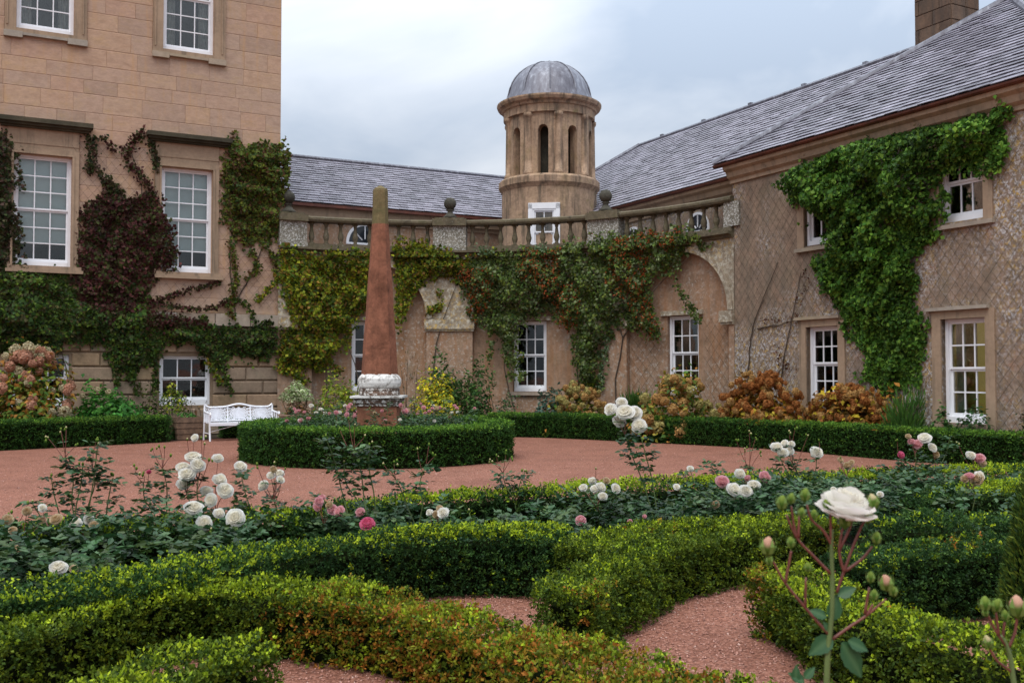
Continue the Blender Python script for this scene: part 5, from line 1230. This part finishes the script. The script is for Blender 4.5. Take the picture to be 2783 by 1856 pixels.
def hydrangea(x, y, rx, h, pal, label, heads, nh, hs, seed, low=.3, n=900, spread=1.0, rz=0.0, ryf=.85):
    root = shrub("hydrangea", x, y, rx, h-.08, pal, label, "hydrangea", n=n, size=.13, aspect=.62, seed=seed, z0=.1, ry=rx*ryf, shell=.25, gap=-.8); root.rotation_euler = (0, 0, rz)
    rg = random.Random(seed); k = 0
    while k < nh:
        a, e = rg.uniform(0, 2*math.pi), rg.uniform(low, 1.0)
        d = Vector((math.cos(a)*math.cos(e*1.4), math.sin(a)*math.cos(e*1.4)*.85, math.sin(e*1.4)))
        if d.y > .35 and rz == 0 and rg.random() < .8: continue
        s = hs*rg.uniform(.6, 1.3); d = d*rg.uniform(.80, 1.07)
        o = link("flower_head", HEADS[rg.choice(heads)], root, (d.x*rx*1.04*spread, d.y*rx*(1 if rz == 0 else ryf*1.1), .12+d.z*(h-.12)), None, (s, s, s*.85)); o.rotation_euler = (rg.uniform(0, 3), rg.uniform(0, 3), 0); k += 1
    return root
hydrangea(-11.05, 22.9, 1.05, 2.2, "hydleaf", "tall hydrangea with pinkish dried flower heads and orange leaves by the left edge", ["pink", "pink", "cream"], 85, .27, 51, low=.05, n=4200)
hydrangea(1.75, 26.1, .85, 1.3, "hydleaf", "low hydrangea with yellowish dried heads below the curved wall", ["lime", "tan"], 75, .21, 52, n=1500)
hydrangea(4.0, 24.1, 1.1, 1.58, "hydleaf", "hydrangea with tan ball heads on green leaves under the third curved-wall window", ["tan", "tan", "lime"], 60, .29, 53, low=.05, n=1800)
hydrangea(5.65, 22.75, 1.45, 1.60, "hydrust", "large rusty brown hydrangea next to the tan headed one", ["rust", "tan", "rust"], 230, .18, 54, n=3400, low=.16, rz=A_P, ryf=.42)
hydrangea(7.02, 20.85, 1.3, 1.35, "hydrust", "smaller rust and yellow hydrangea under the first pavilion window", ["rust", "rust", "tan"], 160, .18, 55, n=2600, low=.16, rz=A_P, ryf=.38)
r = shrub("leafy_shrub", -9.6, 24.1, .95, 1.25, "mound", "bright green mounded shrub with a few white flowers in front of the house", n=3000, size=.13, seed=61)
for p in ((-.2, -.4, 1.25), (-.55, -.4, 1.1), (.1, -.5, 1.2)): link("flower_head", HEADS["cream"], r, p, None, (.16, .16, .14))
shrub("leafy_shrub", -9.05, 25.1, .45, 1.45, "green", "dark narrow shrub between the green mound and the basement window", n=500, size=.09, seed=62)
shrub("box_bush", -8.45, 24.55, .30, .66, "boxdark", "small rounded box bush against the side of the wooden planter", n=900, size=.05, seed=63, z0=.02)
r = shrub("young_shrub", -8.5, 25.3, .30, 1.42, "ygreen", "young yellow-green shrub standing before the basement window above the planter", n=420, size=.09, seed=64, z0=.7)
shrub("bare_shrub", -7.95, 25.5, .38, 1.25, "brown", "almost bare twiggy shrub beside the white bench", n=45, size=.08, seed=65, z0=.5, gap=-2)
shrub("yellow_shrub", -4.2, 24.6, .70, 1.55, "ygreen", "yellow-green shrub just left of the obelisk plinth", n=2000, size=.10, seed=66)
shrub("goldenrod", -2.0, 26.3, .78, 1.62, "goldrod", "yellow flowering goldenrod clump right of the obelisk", "flower clump", n=3200, size=.09, aspect=.6, seed=67, shell=.45)
shrub("leafy_shrub", -1.75, 27.4, .62, 2.35, "shrub", "tall fresh green shrub against the pier of the curved wall", n=2600, size=.11, seed=68)
shrub("leafy_shrub", -1.0, 26.8, .50, 1.95, "shrub", "dark green shrub in front of the curved wall pier", n=2000, size=.10, seed=69)
shrub("loose_shrub", -.35, 26.7, .55, 1.35, "rose", "loose low shrub between the dark shrub and the middle curved-wall window", n=450, size=.09, seed=70, gap=.7)
shrub("dry_shrub", -2.85, 27.9, .42, 2.3, "brown", "dry brown twiggy shrub behind the obelisk against the wall", n=380, size=.10, seed=71, leafy="up", gap=.6)
shrub("bluish_shrub", .95, 26.2, .50, 1.3, "bluegreen", "blue-green leafy shrub below the middle curved-wall window", n=600, size=.12, seed=72)
shrub("grass_clump", 3.15, 25.3, .45, 1.2, "grass", "upright green grassy clump between two hydrangeas", "grass clump", n=1500, size=.28, aspect=.35, seed=73, leafy="up", shell=.1)
shrub("upright_shrub", 7.68, 19.6, .42, 1.25, "grass", "upright dark green clump between rusty hydrangea and second pavilion window", n=1400, size=.2, aspect=.4, seed=74, leafy="up", shell=.1)
shrub("upright_shrub", 8.15, 18.95, .30, 1.0, "shrub", "small leafy clump right under the climber foot by the pavilion", n=500, size=.1, seed=75)
r = shrub("climbing_shrub", 8.42, 18.3, .50, 1.05, "rose", "loose rose bush under the second pavilion window", "rose bush", n=420, size=.09, seed=76, gap=.4)
r2 = shrub("dark_shrub", 9.1, 17.2, .45, 1.25, "dark", "dark shrub with one pink bloom at the right edge by the pavilion", n=600, size=.08, seed=77)

# potted ball shrub and wooden planter
bowl = thing("stone_bowl", "wide shallow stone bowl planter between the bench and the obelisk", "planter", (-5.36, 25.0, 0))
mb = MB(); mb.lathe([(.20, 0), (.24, .04), (.16, .10), (.14, .22), (.22, .34), (.38, .46), (.45, .58), (.47, .62), (.42, .62), (.36, .56), (.05, .54)], 24); mb.build("basin", M_terra, bowl, True)
r = shrub("variegated_shrub", -5.36, 25.0, .40, 1.45, "varieg", "pale variegated ball shaped shrub growing from the stone bowl", n=1100, size=.07, seed=78, z0=.98, shell=.6, gap=-.4)
shrub("trailing_plant", -5.36, 24.98, .30, .98, "brown", "brownish trailing growth below the pale ball shrub", n=260, size=.09, seed=79, z0=.6)
pt = thing("wooden_planter", "square wooden planter of stacked boards beside the white bench", "planter", (-8.0, 24.75, 0), rad(30))
for k in range(4):
    z = .02 + k*.14; s = .30 + .012*k
    for (x0, x1, y0, y1) in ((-s, s, -s, -s+.035), (-s, s, s-.035, s), (-s, -s+.035, -s+.036, s-.036), (s-.035, s, -s+.036, s-.036)):
        mb = MB(); mb.box(x0, x1, y0, y1, z, z+.128); mb.build("board", M_wood, pt)
mb = MB(); mb.box(-.29, .29, -.29, .29, .02, .53); mb.build("soil_fill", M_soil, pt)
shrub("planter_plant", -8.0, 24.75, .28, .70, "mound", "low green plants filling the wooden planter", "plant", n=160, size=.07, seed=80, z0=.54, gap=-1)

# ------------------------------------------------------------------ white cast-iron bench
bn = thing("garden_bench", "white ornate cast iron bench with pierced back beside the wooden planter", "bench", (-6.66, 24.75, 0), rad(30))
BL = .84
mb = MB()
for k in range(7): mb.box(-BL+.02, BL-.02, -.27+.075*k, -.27+.075*k+.055, .415, .435)
mb.box(-BL, BL, -.305, -.275, .37, .44); mb.build("seat", M_iron, bn)
def top_z(x):
    u_ = abs(x)/BL; return .80 + .075*math.exp(-(x/.26)**2) + .07*max(0, (u_-.86)/.14)**1.5
mb = MB(); N = 40
pts = [(-BL+2*BL*i/N, .27+.02, top_z(-BL+2*BL*i/N)) for i in range(N+1)]
mb.tube(pts, .024, .024, 6); mb.tube([(-BL, .26, .47), (BL, .26, .47)], .018, .018, 6)
for x in (-BL, -BL/3, BL/3, BL): mb.tube([(x, .25, .44), (x, .29, top_z(x))], .02, .02, 6)
bk = mb.build("back_frame", M_iron, bn)
def xy(x, z): return (x, .255+.04*(z-.44)/.36, z)
for pi in (-1, 0, 1):
    cx, cz, a, b = pi*2*BL/3, .64, .205, .125
    mb = MB()
    for k in range(4):
        f_ = 1-.22*k; mb.tube([xy(cx+a*f_*math.cos(2*math.pi*i/20), cz+b*f_*math.sin(2*math.pi*i/20)) for i in range(21)], .013, .013, 4)
    for i in range(20):
        an = 2*math.pi*i/20; mb.tube([xy(cx, cz), xy(cx+a*math.cos(an), cz+b*math.sin(an))], .011, .011, 4)
    for i in range(14):
        an = 2*math.pi*(i+.5)/14; x1 = cx+(BL/3-.02)*max(-1, min(1, 1.5*math.cos(an))); z1 = cz+.14*max(-1, min(1.05, 1.5*math.sin(an)))
        x0, z0 = cx+a*math.cos(an), cz+b*math.sin(an)
        mb.tube([xy(x0, z0), xy((x0+x1)/2+.03*math.sin(an*3), (z0+z1)/2+.02), xy(x1, z1)], .011, .011, 4)
        mb.tube([xy((x0+x1)/2+.025*math.cos(2*math.pi*j/8), (z0+z1)/2+.025*math.sin(2*math.pi*j/8)) for j in range(9)], .009, .009, 4)
    mb.build("pierced_panel", M_iron, bn)
mb = MB()
for i in range(34):
    x = -BL+.03+(2*BL-.06)*i/33; mb.tube([xy(x, .47), xy(x, .515)], .01, .01, 4)
mb.tube([xy(-BL, .515), xy(BL, .515)], .01, .01, 4); mb.build("lower_fret", M_iron, bn)
for s in (-1, 1):
    x = s*BL
    mb = MB(); mb.tube([(x, .29, .80), (x, .27, .5), (x, .30, .25), (x, .34, 0)], .026, .022, 6); mb.build("leg", M_iron, bn)
    mb = MB(); mb.tube([(x, -.28, .66), (x, -.26, .45), (x, -.27, .2), (x, -.31, 0)], .026, .022, 6); mb.build("leg", M_iron, bn)
    mb = MB(); mb.tube([(x, .28, .70), (x, .05, .68), (x, -.2, .66), (x, -.31, .68), (x, -.33, .63)], .026, .022, 6)
    for k in range(6): mb.tube([(x, .22-.085*k, .44), (x, .22-.085*k+.03*(-1)**k, .67)], .012, .012, 4)
    mb.tube([(x, -.28, .18), (x, .3, .18)], .012, .012, 4); mb.build("armrest", M_iron, bn)
mb = MB(); mb.tube([(-BL, -.25, .22), (0, 0, .40)], .008, .008, 4); mb.tube([(BL, -.25, .22), (0, 0, .40)], .008, .008, 4); mb.build("brace", M_iron, bn)

# ================================================================== ROSES
def smooth3(pts, k=4):
    P = [Vector(p) for p in pts]; out = []
    for i in range(len(P)-1):
        p0, p1, p2, p3 = P[max(i-1, 0)], P[i], P[i+1], P[min(i+2, len(P)-1)]
        for j in range(k):
            t = j/k; out.append(.5*((2*p1)+(p2-p0)*t+(2*p0-5*p1+4*p2-p3)*t*t+(3*p1-p0-3*p2+p3)*t**3))
    return out+[P[-1]]
def bloom_mesh(name, outer, inner, open_=1.0):
    """cupped many-petalled rose, about one unit across"""
    V, F, C = [], [], []; rg = random.Random(name)
    rings = [(5, .48, 80, 56), (5, .45, 90, 54), (5, .39, 102, 52), (5, .31, 114, 50), (4, .22, 126, 52), (3, .13, 138, 60)]
    nu, nv = 5, 5
    for ri, (k, Rr, pmax, half) in enumerate(rings):
        f = ri/(len(rings)-1)
        for j in range(k):
            an = 2*math.pi*j/k + ri*.55 + rg.uniform(-.2, .2); pm = pmax*rg.uniform(.9, 1.08)*(1 if ri else open_); RR = Rr*rg.uniform(.94, 1.05); sh = rg.uniform(.86, 1.05); o = len(V)
            tx = rg.uniform(-.08, .08)
            for u_ in range(nu+1):
                t = u_/nu
                for v_ in range(nv+1):
                    q = v_/nv*2-1; te = t*(1-.16*q*q); ph = rad(12+(pm-12)*te); wdt = rad(half)*(.35+.65*math.sin(math.pi*min(.5, .08+t*.55)))
                    r_ = RR*(1+(.30-.2*f)*max(0, te-.55)/.45)*(1+rg.uniform(-.07, .07)*t); th_ = an+q*wdt*(1+rg.uniform(-.06, .06))
                    V.append((r_*math.sin(ph)*math.cos(th_), r_*math.sin(ph)*math.sin(th_), -r_*math.cos(ph)*.80 - .10 + f*.30 + tx*t + rg.uniform(-.025, .025)*t)); e = .92+.10*t
                    C.append((*[(outer[i]*(1-f)+inner[i]*f)*sh*e for i in range(3)], 1))
            for u_ in range(nu):
                for v_ in range(nv): a = o+u_*(nv+1)+v_; F.append((a, a+1, a+nv+2, a+nv+1))
    me = bpy.data.meshes.new(name); me.from_pydata(V, [], F); at = me.color_attributes.new("Col", "FLOAT_COLOR", "POINT")
    at.data.foreach_set("color", [c for q in C for c in q]); me.materials.append(M_petal); me.polygons.foreach_set("use_smooth", [True]*len(F)); me.update(); return me
BLOOM = {}
for k_, nm_, oc, ic in (("w", "bloom", (.90, .89, .86), (.88, .82, .68)), ("c", "cream_bloom", (.70, .58, .40), (.58, .42, .24)), ("p", "pink_bloom", (.80, .48, .51), (.74, .38, .38)), ("d", "deep_pink_bloom", (.76, .22, .35), (.68, .14, .24))):
    BLOOM[k_] = [bloom_mesh(nm_ + "_" + "abc"[v_], oc, ic, op_) for v_, op_ in enumerate((1.0, 1.12, .95))]
def bud_mesh(name, c1, c2):
    mb = MB(); mb.lathe([(.02, -.65), (.10, -.6), (.30, -.45), (.46, -.2), (.5, .0), (.42, .28), (.25, .5), (.06, .62)], 9)
    me = mb.mesh(name, M_petal, True); n = len(me.vertices); at = me.color_attributes.new("Col", "FLOAT_COLOR", "POINT")
    at.data.foreach_set("color", [c for v in me.vertices for c in ((*(c1 if v.co.z < .08 else c2), 1))]); return me
BUD = {"g": bud_mesh("bud", (.10, .20, .03), (.24, .32, .06)), "c": bud_mesh("cream_bud", (.12, .22, .035), (.62, .52, .30)), "k": bud_mesh("pink_bud", (.13, .22, .04), (.70, .42, .30))}
def compound(lv, at, d, size, n=5, pal="rose"):
    """pinnate rose leaf: leaflets along a short rachis"""
    d = np.array(d, float); d /= np.linalg.norm(d); side = np.cross(d, [0, 0, 1.0]); side /= max(np.linalg.norm(side), 1e-6); at = np.array(at, float)
    c = pick(pal, 1, .25)
    for k in range(n):
        if k == n-1: b, dd = at+d*size*1.5, d
        else: b = at+d*size*(.5+.55*(k//2)); dd = d*.45+side*(1 if k % 2 else -1)
        dd = dd + np.array([0, 0, RNG.uniform(-.6, .35)])
        nrm = np.cross(dd, np.cross([0, 0, 1.0], dd)) + RNG.normal(size=3)*.45
        lv2 = lv; dd = dd/np.linalg.norm(dd); nrm = nrm/np.linalg.norm(nrm); w = np.cross(nrm, dd); L = size*RNG.uniform(.85, 1.15); W = L*.62
        for s_ in (-1, 1):
            v = np.array([[b, b+dd*L*.35+w*s_*W*.5+nrm*L*.06, b+dd*L*.75+w*s_*W*.34+nrm*L*.03, b+dd*L]])
            lv.V.append(v.reshape(-1, 3)); lv.C.append(np.repeat(np.clip(c*RNG.uniform(.9, 1.1), 0, 1), 4, 0))
def rose_bush(key, label, h=.42, rx=.35, n=55, leaf=.064, group="roses in the front bed", tall_leaves=6):
    x, y, blooms, tips = ROSE[key]; root = thing("rose_bush", label, "rose bush", (x, y, 0), 0, group); O = Vector((x, y, 0)); lv = Leaves()
    rg = random.Random(key)
    # leafy body
    for _ in range(int(n*1.7)):
        a, r_, z = rg.uniform(0, 2*math.pi), rg.uniform(.2, 1)**.6, rg.uniform(.12, 1)
        r_ *= math.sin(min(1, z*1.1)*math.pi*.62+.35)
        compound(lv, (rx*r_*math.cos(a), rx*.8*r_*math.sin(a), h*z), (math.cos(a), math.sin(a), rg.uniform(-.5, .9)), leaf*rg.uniform(.7, 1.2), rg.choice((5, 5, 7)))
    mb = MB(); mb2 = MB()
    ends = [(Vector(b[:3])-O, b[3]) for b in blooms] + [(Vector(t)-O, 0) for t in tips]
    groups = []
    for e, s in sorted(ends, key=lambda q: -q[0].z):
        for g_ in groups:
            m = sum((q[0] for q in g_), Vector())/len(g_)
            if (m-e).length < .20: g_.append((e, s)); break
        else: groups.append([(e, s)])
    for gi, g_ in enumerate(groups):
        m = sum((q[0] for q in g_), Vector())/len(g_); zl = min(q[0].z for q in g_)
        base = Vector((rg.uniform(-.10, .10), rg.uniform(-.06, .06), 0)); hub = Vector((m.x*.93+base.x*.07, m.y, max(.12, zl-.035-.018*min(5, len(g_)))))
        if len(g_) == 1: hub = g_[0][0]-Vector((0, 0, max(.02, g_[0][1]*.4)))
        m1 = base.lerp(hub, .5)+Vector((rg.uniform(-.05, .05), rg.uniform(-.03, .03), .04)); m2 = base.lerp(hub, .8)+Vector((rg.uniform(-.025, .025), 0, .01))
        cane = smooth3([base, m1, m2, hub]); mb = MB(); mb.tube(cane, .0065, .0038, 6); mb.build("cane", M_stem, root)
        for e, s in g_ if len(g_) > 1 else []:
            st_ = hub if rg.random() < .6 else m2.lerp(hub, rg.uniform(.3, .9)); md = st_.lerp(e, .55)+Vector((rg.uniform(-.02, .02), rg.uniform(-.02, .02), -.012))
            mb2 = MB(); mb2.tube(smooth3([st_, md, e-Vector((0, 0, s*.3))], 3), .0036, .0022, 5); mb2.build("twig", M_redstem, root)
            if rg.random() < .7: a = rg.uniform(0, 2*math.pi); compound(lv, md, (math.cos(a), math.sin(a), .1), leaf*rg.uniform(.5, .8), rg.choice((3, 5)))
        ln = max(0, hub.z-h*.45)
        for k in range(int(ln/.032*tall_leaves/6)+3):
            p = cane[min(len(cane)-1, int(len(cane)*rg.uniform(.45, 1)))]; a = rg.uniform(0, 2*math.pi)
            compound(lv, p, (math.cos(a), math.sin(a), rg.uniform(-.1, .35)), leaf*rg.uniform(.6, 1.05), rg.choice((3, 5, 5, 7)))
    f = lv.build("foliage", M_glossleaf, root)
    for (bx, by, bz, s, c) in blooms:
        o = link("bloom", rg.choice(BLOOM[c]), root, (bx-x, by-y, bz), None, (s*rg.uniform(1.05, 1.35), s*rg.uniform(1.0, 1.3), s*rg.uniform(.85, 1.15)))
        tocam = Vector((-bx, -by, 1.6-bz)).normalized()
        dirv = (tocam*.75 + Vector((rg.uniform(-.55, .55), rg.uniform(-.5, .2), rg.uniform(.2, .8)))).normalized()
        o.rotation_euler = dirv.to_track_quat("Z", "Y").to_euler()
    for t in tips:
        for k in range(rg.choice((1, 2, 3))):
            s = rg.uniform(.014, .022); p = Vector(t)-O + Vector((rg.uniform(-.03, .03), rg.uniform(-.03, .03), rg.uniform(-.03, .02)))*(1 if k else 0)
            link("bud", BUD[rg.choice("ggc")], root, p, None, (s, s, s*1.3))
    return root
RL = [
 ("r1", "low rose bush with small faded cream blooms at the left edge of the bed", .45, .42, 80),
 ("r2", "low rose bush with cream and white blooms right of the leftmost bush", .45, .42, 80),
 ("r2b", "leafy rose bush with one white bloom nearest the left hedge end", .34, .38, 80),
 ("r3", "tall spindly rose with green buds and no blooms above the left bed", .46, .35, 60),
 ("r3b", "thin upright rose cane with dark spent hips beside the budded rose", .42, .25, 30),
 ("r4", "budded rose with one small red bud just left of the big white cluster", .46, .42, 90),
 ("r5", "rose bush carrying the big cluster of full white blooms", .48, .5, 130),
 ("r6", "rose bush with a few white blooms right of the big white cluster", .5, .4, 80),
 ("r7", "rose bush with pale pink clustered blooms in the centre left bed", .45, .42, 90),
 ("r7b", "low rose bush with a single deep pink bloom at the dark hedge", .36, .3, 50),
 ("r8", "tall bloomless rose cane with large leaves before the round hedge", .45, .25, 40),
 ("r9", "rose bush with cream and white blooms below a leafy cane, centre bed", .45, .38, 80),
 ("r10", "small bloomless rose cane rising above the bright topped hedge", .42, .2, 25),
 ("r11", "rose bush with small white blooms in front of the bright topped hedge", .5, .42, 90),
 ("r11b", "low rose foliage with a pink bud low at the dark hedge", .34, .5, 90),
 ("r12", "tall leaning rose stem topped by a cluster of six white blooms", .40, .32, 60),
 ("r13", "rose bush with mixed white and bright pink blooms right of centre", .5, .55, 140),
 ("r14", "tall rose bush with white blooms standing against the long curving hedge", .52, .5, 110),
 ("r14b", "bare reddish rose cane behind the white and pink rose bush", .5, .3, 40),
 ("r15", "rose bush with white and pink blooms at the right side of the court", .55, .55, 110),
 ("r16", "rose bush with faded pink blooms near the right edge", .5, .45, 80),
 ("r17", "low rose bush with faded cream blooms over the bright topped right hedge", .45, .45, 80),
 ("r18", "rose bush with dried cream flowers behind the foreground white rose", .5, .5, 110)]
for key, lab, h, rx, n in RL: rose_bush(key, lab, h*1.05, rx, n)
# leafy filler bushes of the same bed
FILL = ["at the extreme left, behind the leftmost cream bush", "below the low cream blooms at far left", "under the tall budded cane at left", "in front of the budded left cane", "beside the low white bloom nearest the left hedge",
        "between the big white cluster and the pale pink bush", "under the tall bloomless cane before the round hedge", "between the cream centre blooms and the dark hedge", "left of the pink bud by the diagonal hedge", "under the leaning six bloom stem",
        "in front of the white and pink bush right of centre", "behind the far end of the diagonal hedge", "left of the dried cream flowers", "between the dried cream flowers and the right white roses", "above the middle right parallel hedge", "farthest right, under the faded pink blooms", "touching the top end of the diagonal hedge"]
for i, (x, y) in enumerate([(-4.2, 7.0), (-3.3, 7.0), (-2.7, 7.3), (-2.2, 7.2), (-3.0, 6.4), (-1.2, 8.2), (-.4, 8.2), (.2, 8.6), (1.3, 8.9), (1.8, 9.3), (2.3, 9.9), (2.9, 9.4), (3.5, 10.2), (4.3, 10.8), (3.9, 9.9), (5.2, 11.2), (2.2, 9.0)]):
    ROSE["f%d" % i] = (x, y, (), ((x+.05, y, .5),) if i % 3 == 0 else ())
    rose_bush("f%d" % i, "bloomless dark leaved rose " + FILL[i], (.48 if i < 5 or i > 9 else .36)+.05*(i % 3), .50 if i < 5 or i > 9 else .36, 95)
# roses inside the round hedge
ORD = ["leftmost", "second from left", "third from left", "fourth from left", "fourth from right", "third from right", "second from right", "rightmost"]
def ring_label(i):
    ang = [j*2*math.pi/16+.2 for j in range(16)]; front = [j for j in range(16) if math.sin(ang[j]) < 0]; row = front if i in front else [j for j in range(16) if j not in front]
    row = sorted(row, key=lambda j: math.cos(ang[j])*(1.55 if j % 2 else 1.15)); return ORD[row.index(i)] + (" before the obelisk" if i in front else " behind the obelisk")
for i in range(16):
    a, r_ = i*2*math.pi/16+.2, 1.55 if i % 2 else 1.15; x, y = -2.6+r_*math.cos(a), 19.6+r_*math.sin(a); rg = random.Random(i)
    bl = tuple((x+rg.uniform(-.4, .4), y+rg.uniform(-.3, .1), rg.uniform(.72, 1.05), rg.uniform(.045, .065), rg.choice("ppcw")) for _ in range(4))
    ROSE["c%d" % i] = (x, y, bl, ((x+rg.uniform(-.3, .3), y, rg.uniform(.9, 1.15)), (x+rg.uniform(-.3, .3), y, rg.uniform(.8, 1.0))))
    rose_bush("c%d" % i, "pink rose bush inside the round hedge, " + ring_label(i), .82, .48, 60, .055, "roses inside the round hedge", 5)

# ------------------------------------------------------------------ the large rose close to the camera
def big_leaf(root, b, t, wid, nrm=(0.1, -.8, .5), name="leaf", c=((.028, .085, .030), (.06, .13, .05))):
    b, t = Vector(b), Vector(t); d = t-b; L = d.length; d.normalize(); w = d.cross(Vector(nrm)).normalized(); up = w.cross(d); V, F = [], []; n = 9
    for i in range(n+1):
        f = i/n; ww = wid*L*math.sin(math.pi*min(1, f**.75*.97+.03))*.5*(1-.12*(i % 2)); sag = -.12*L*f*f
        for s_, lift in ((-1, .16), (-.5, .05), (0, -.02), (.5, .05), (1, .16)): V.append(b+d*L*f+w*ww*s_+up*(ww*lift+sag))
    for i in range(n):
        for j in range(4): F.append((i*5+j, i*5+j+1, i*5+j+6, i*5+j+5))
    me = bpy.data.meshes.new(name); me.from_pydata([tuple(v) for v in V], [], F); at = me.color_attributes.new("Col", "FLOAT_COLOR", "POINT")
    at.data.foreach_set("color", [q for i in range(len(V)) for q in (*(c[0] if (i//5) % 2 else tuple((a+b_)/2 for a, b_ in zip(*c))), 1)]) if False else at.data.foreach_set("color", [q for i in range(len(V)) for q in (*(c[1] if i % 5 == 2 else c[0]), 1)])
    me.materials.append(M_glossleaf); me.polygons.foreach_set("use_smooth", [True]*len(F)); me.update(); return link(name, me, root)
def near_rose(label, main, br, buds, bloom, leaves):
    x, y = main[0][0], main[0][1]; root = thing("foreground_rose", label, "rose", (x, y, 0)); O = Vector((x, y, 0)); T = lambda p: tuple(Vector(p)-O)
    mp_ = [(x-.04, y+.06, 0), (x-.02, y+.03, .5)] + list(main)
    mb = MB(); mb.tube([T(p) for p in smooth3(mp_)], .0075, .003, 8); mb.build("main_stem", M_stem, root, True)
    for b in br:
        mb = MB(); mb.tube([T(p) for p in smooth3(b)], .0031, .0021, 7); mb.build("side_stem", M_redstem, root, True)
    for p, s, k in buds:
        o = link("bud", BUD[k], root, T(p), None, (s*1.0, s*1.0, s*1.25)); o.rotation_euler = (random.uniform(-.35, .35), random.uniform(-.35, .35), 0)
        mb = MB(); pp = Vector(T(p))
        for j in range(5):
            a = 2*math.pi*j/5; e = Vector((math.cos(a), math.sin(a), 0))
            q0 = pp+e*s*.38-Vector((0, 0, s*.5)); q1 = pp+e*s*.62+Vector((0, 0, s*.05)); q2 = pp+e*s*.55+Vector((0, 0, s*.75)); w_ = Vector((-e.y, e.x, 0))*s*.18
            mb.add([q0-w_, q0+w_, q1+w_, q1-w_, q2], [(0, 1, 2, 3), (3, 2, 4)])
        mb.build("sepal", M_sepal, o.parent)
    if bloom:
        me = bloom_mesh("large_bloom", (.86, .85, .82), (.84, .78, .66), open_=1.0); s = .092
        o = link("bloom", me, root, T(bloom), None, (s, s, s*.78)); o.rotation_euler = Vector((.15, -.22, .95)).to_track_quat("Z", "Y").to_euler()
    for b, t in leaves: big_leaf(root, T(b), T(t), .62)
    return root
M_sepal = plain("sepal_green", (.16, .27, .05), .5, var=.15)
near_rose("large white rose with red stems and many buds close to the viewer at right", FG['main'], FG['br'], FG['buds'], FG['bloom'], FG['leaves'])
near_rose("budded rose spray with no open bloom cut by the right edge", FG['side'], FG['sbr'], FG['sbuds'], None, [])

# yew at the right edge
yw = thing("yew_bush", "clipped olive green conifer cut off by the right edge", "shrub", (3.22, 5.75, 0)); lv = Leaves(); n = 16000
a_, z_ = RNG.uniform(0, 6.283, n), RNG.uniform(0, 1, n); rr_ = .36*np.sqrt(np.clip(1-(z_*.92)**4, 0, 1))
P = np.stack([rr_*np.cos(a_), rr_*np.sin(a_), z_*1.05], 1); N = np.stack([np.cos(a_), np.sin(a_), .3*np.ones(n)], 1)
P += N*(lump(P, 9, 91)*.03)[:, None]
lv.add(P, N*.4+np.array([0, 0, .9])+RNG.normal(size=(n, 3))*.4, .045*RNG.uniform(.7, 1.3, n), .012, pick("yew", n, .3), .1); lv.build("foliage", M_leaf, yw)
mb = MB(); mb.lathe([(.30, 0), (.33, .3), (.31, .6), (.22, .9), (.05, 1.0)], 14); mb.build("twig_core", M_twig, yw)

# ================================================================== LOOSE GRAVEL close by, fallen leaves
def scatter_stones(name, n, box, smin, smax, seed, label):
    rg = np.random.default_rng(seed); V0 = np.array([(1, 0, 0), (-.5, .87, 0), (-.5, -.87, 0), (0, 0, .8), (.3, .3, -.6)]); F0 = np.array([(0, 1, 3), (1, 2, 3), (2, 0, 3), (1, 0, 4), (2, 1, 4), (0, 2, 4)])
    c = np.stack([rg.uniform(box[0], box[1], n), rg.uniform(box[2], box[3], n), rg.uniform(.0, .004, n)], 1); s = rg.uniform(smin, smax, n); an = rg.uniform(0, 6.28, n); st = rg.uniform(.6, 1.3, (n, 3))
    V = V0[None]*st[:, None, :]*s[:, None, None]; x = V[..., 0]*np.cos(an)[:, None]-V[..., 1]*np.sin(an)[:, None]; y = V[..., 0]*np.sin(an)[:, None]+V[..., 1]*np.cos(an)[:, None]
    V = np.stack([x, y, V[..., 2]], 2)+c[:, None, :]; F = (F0[None]+np.arange(n)[:, None, None]*5).reshape(-1, 3)
    me = bpy.data.meshes.new(name); me.vertices.add(n*5); me.vertices.foreach_set("co", V.astype(np.float32).ravel()); me.loops.add(len(F)*3); me.loops.foreach_set("vertex_index", F.astype(np.int32).ravel())
    me.polygons.add(len(F)); me.polygons.foreach_set("loop_start", np.arange(0, len(F)*3, 3, dtype=np.int32)); me.update(calc_edges=True); me.materials.append(M_pebble); o = link(name, me); tag(o, label, "gravel", None, "stuff")
M_pebble = (lambda: None)()
def pebble_mat():
    m, nt, b = M_new("gravel_chips"); g = nn(nt, "ShaderNodeNewGeometry"); v = nn(nt, "ShaderNodeTexVoronoi"); setin(v, Scale=45.0); nt.links.new(g.outputs["Position"], v.inputs["Vector"])
    nt.links.new(ramp(nt, v.outputs["Color"], [(0, (.14, .06, .045)), (.4, (.30, .135, .095)), (.75, (.42, .21, .16)), (1, (.55, .40, .34))]), b.inputs["Base Color"]); b.inputs["Roughness"].default_value = .8; return m
M_pebble = pebble_mat()
scatter_stones("gravel", 26000, (-3.2, 4.2, 3.6, 8.4), .005, .012, 5, "loose red gravel chips on the paths between the front hedges")
scatter_stones("gravel", 9000, (-9.5, 7.5, 10.5, 24.0), .008, .016, 6, "loose red gravel chips scattered over the court")
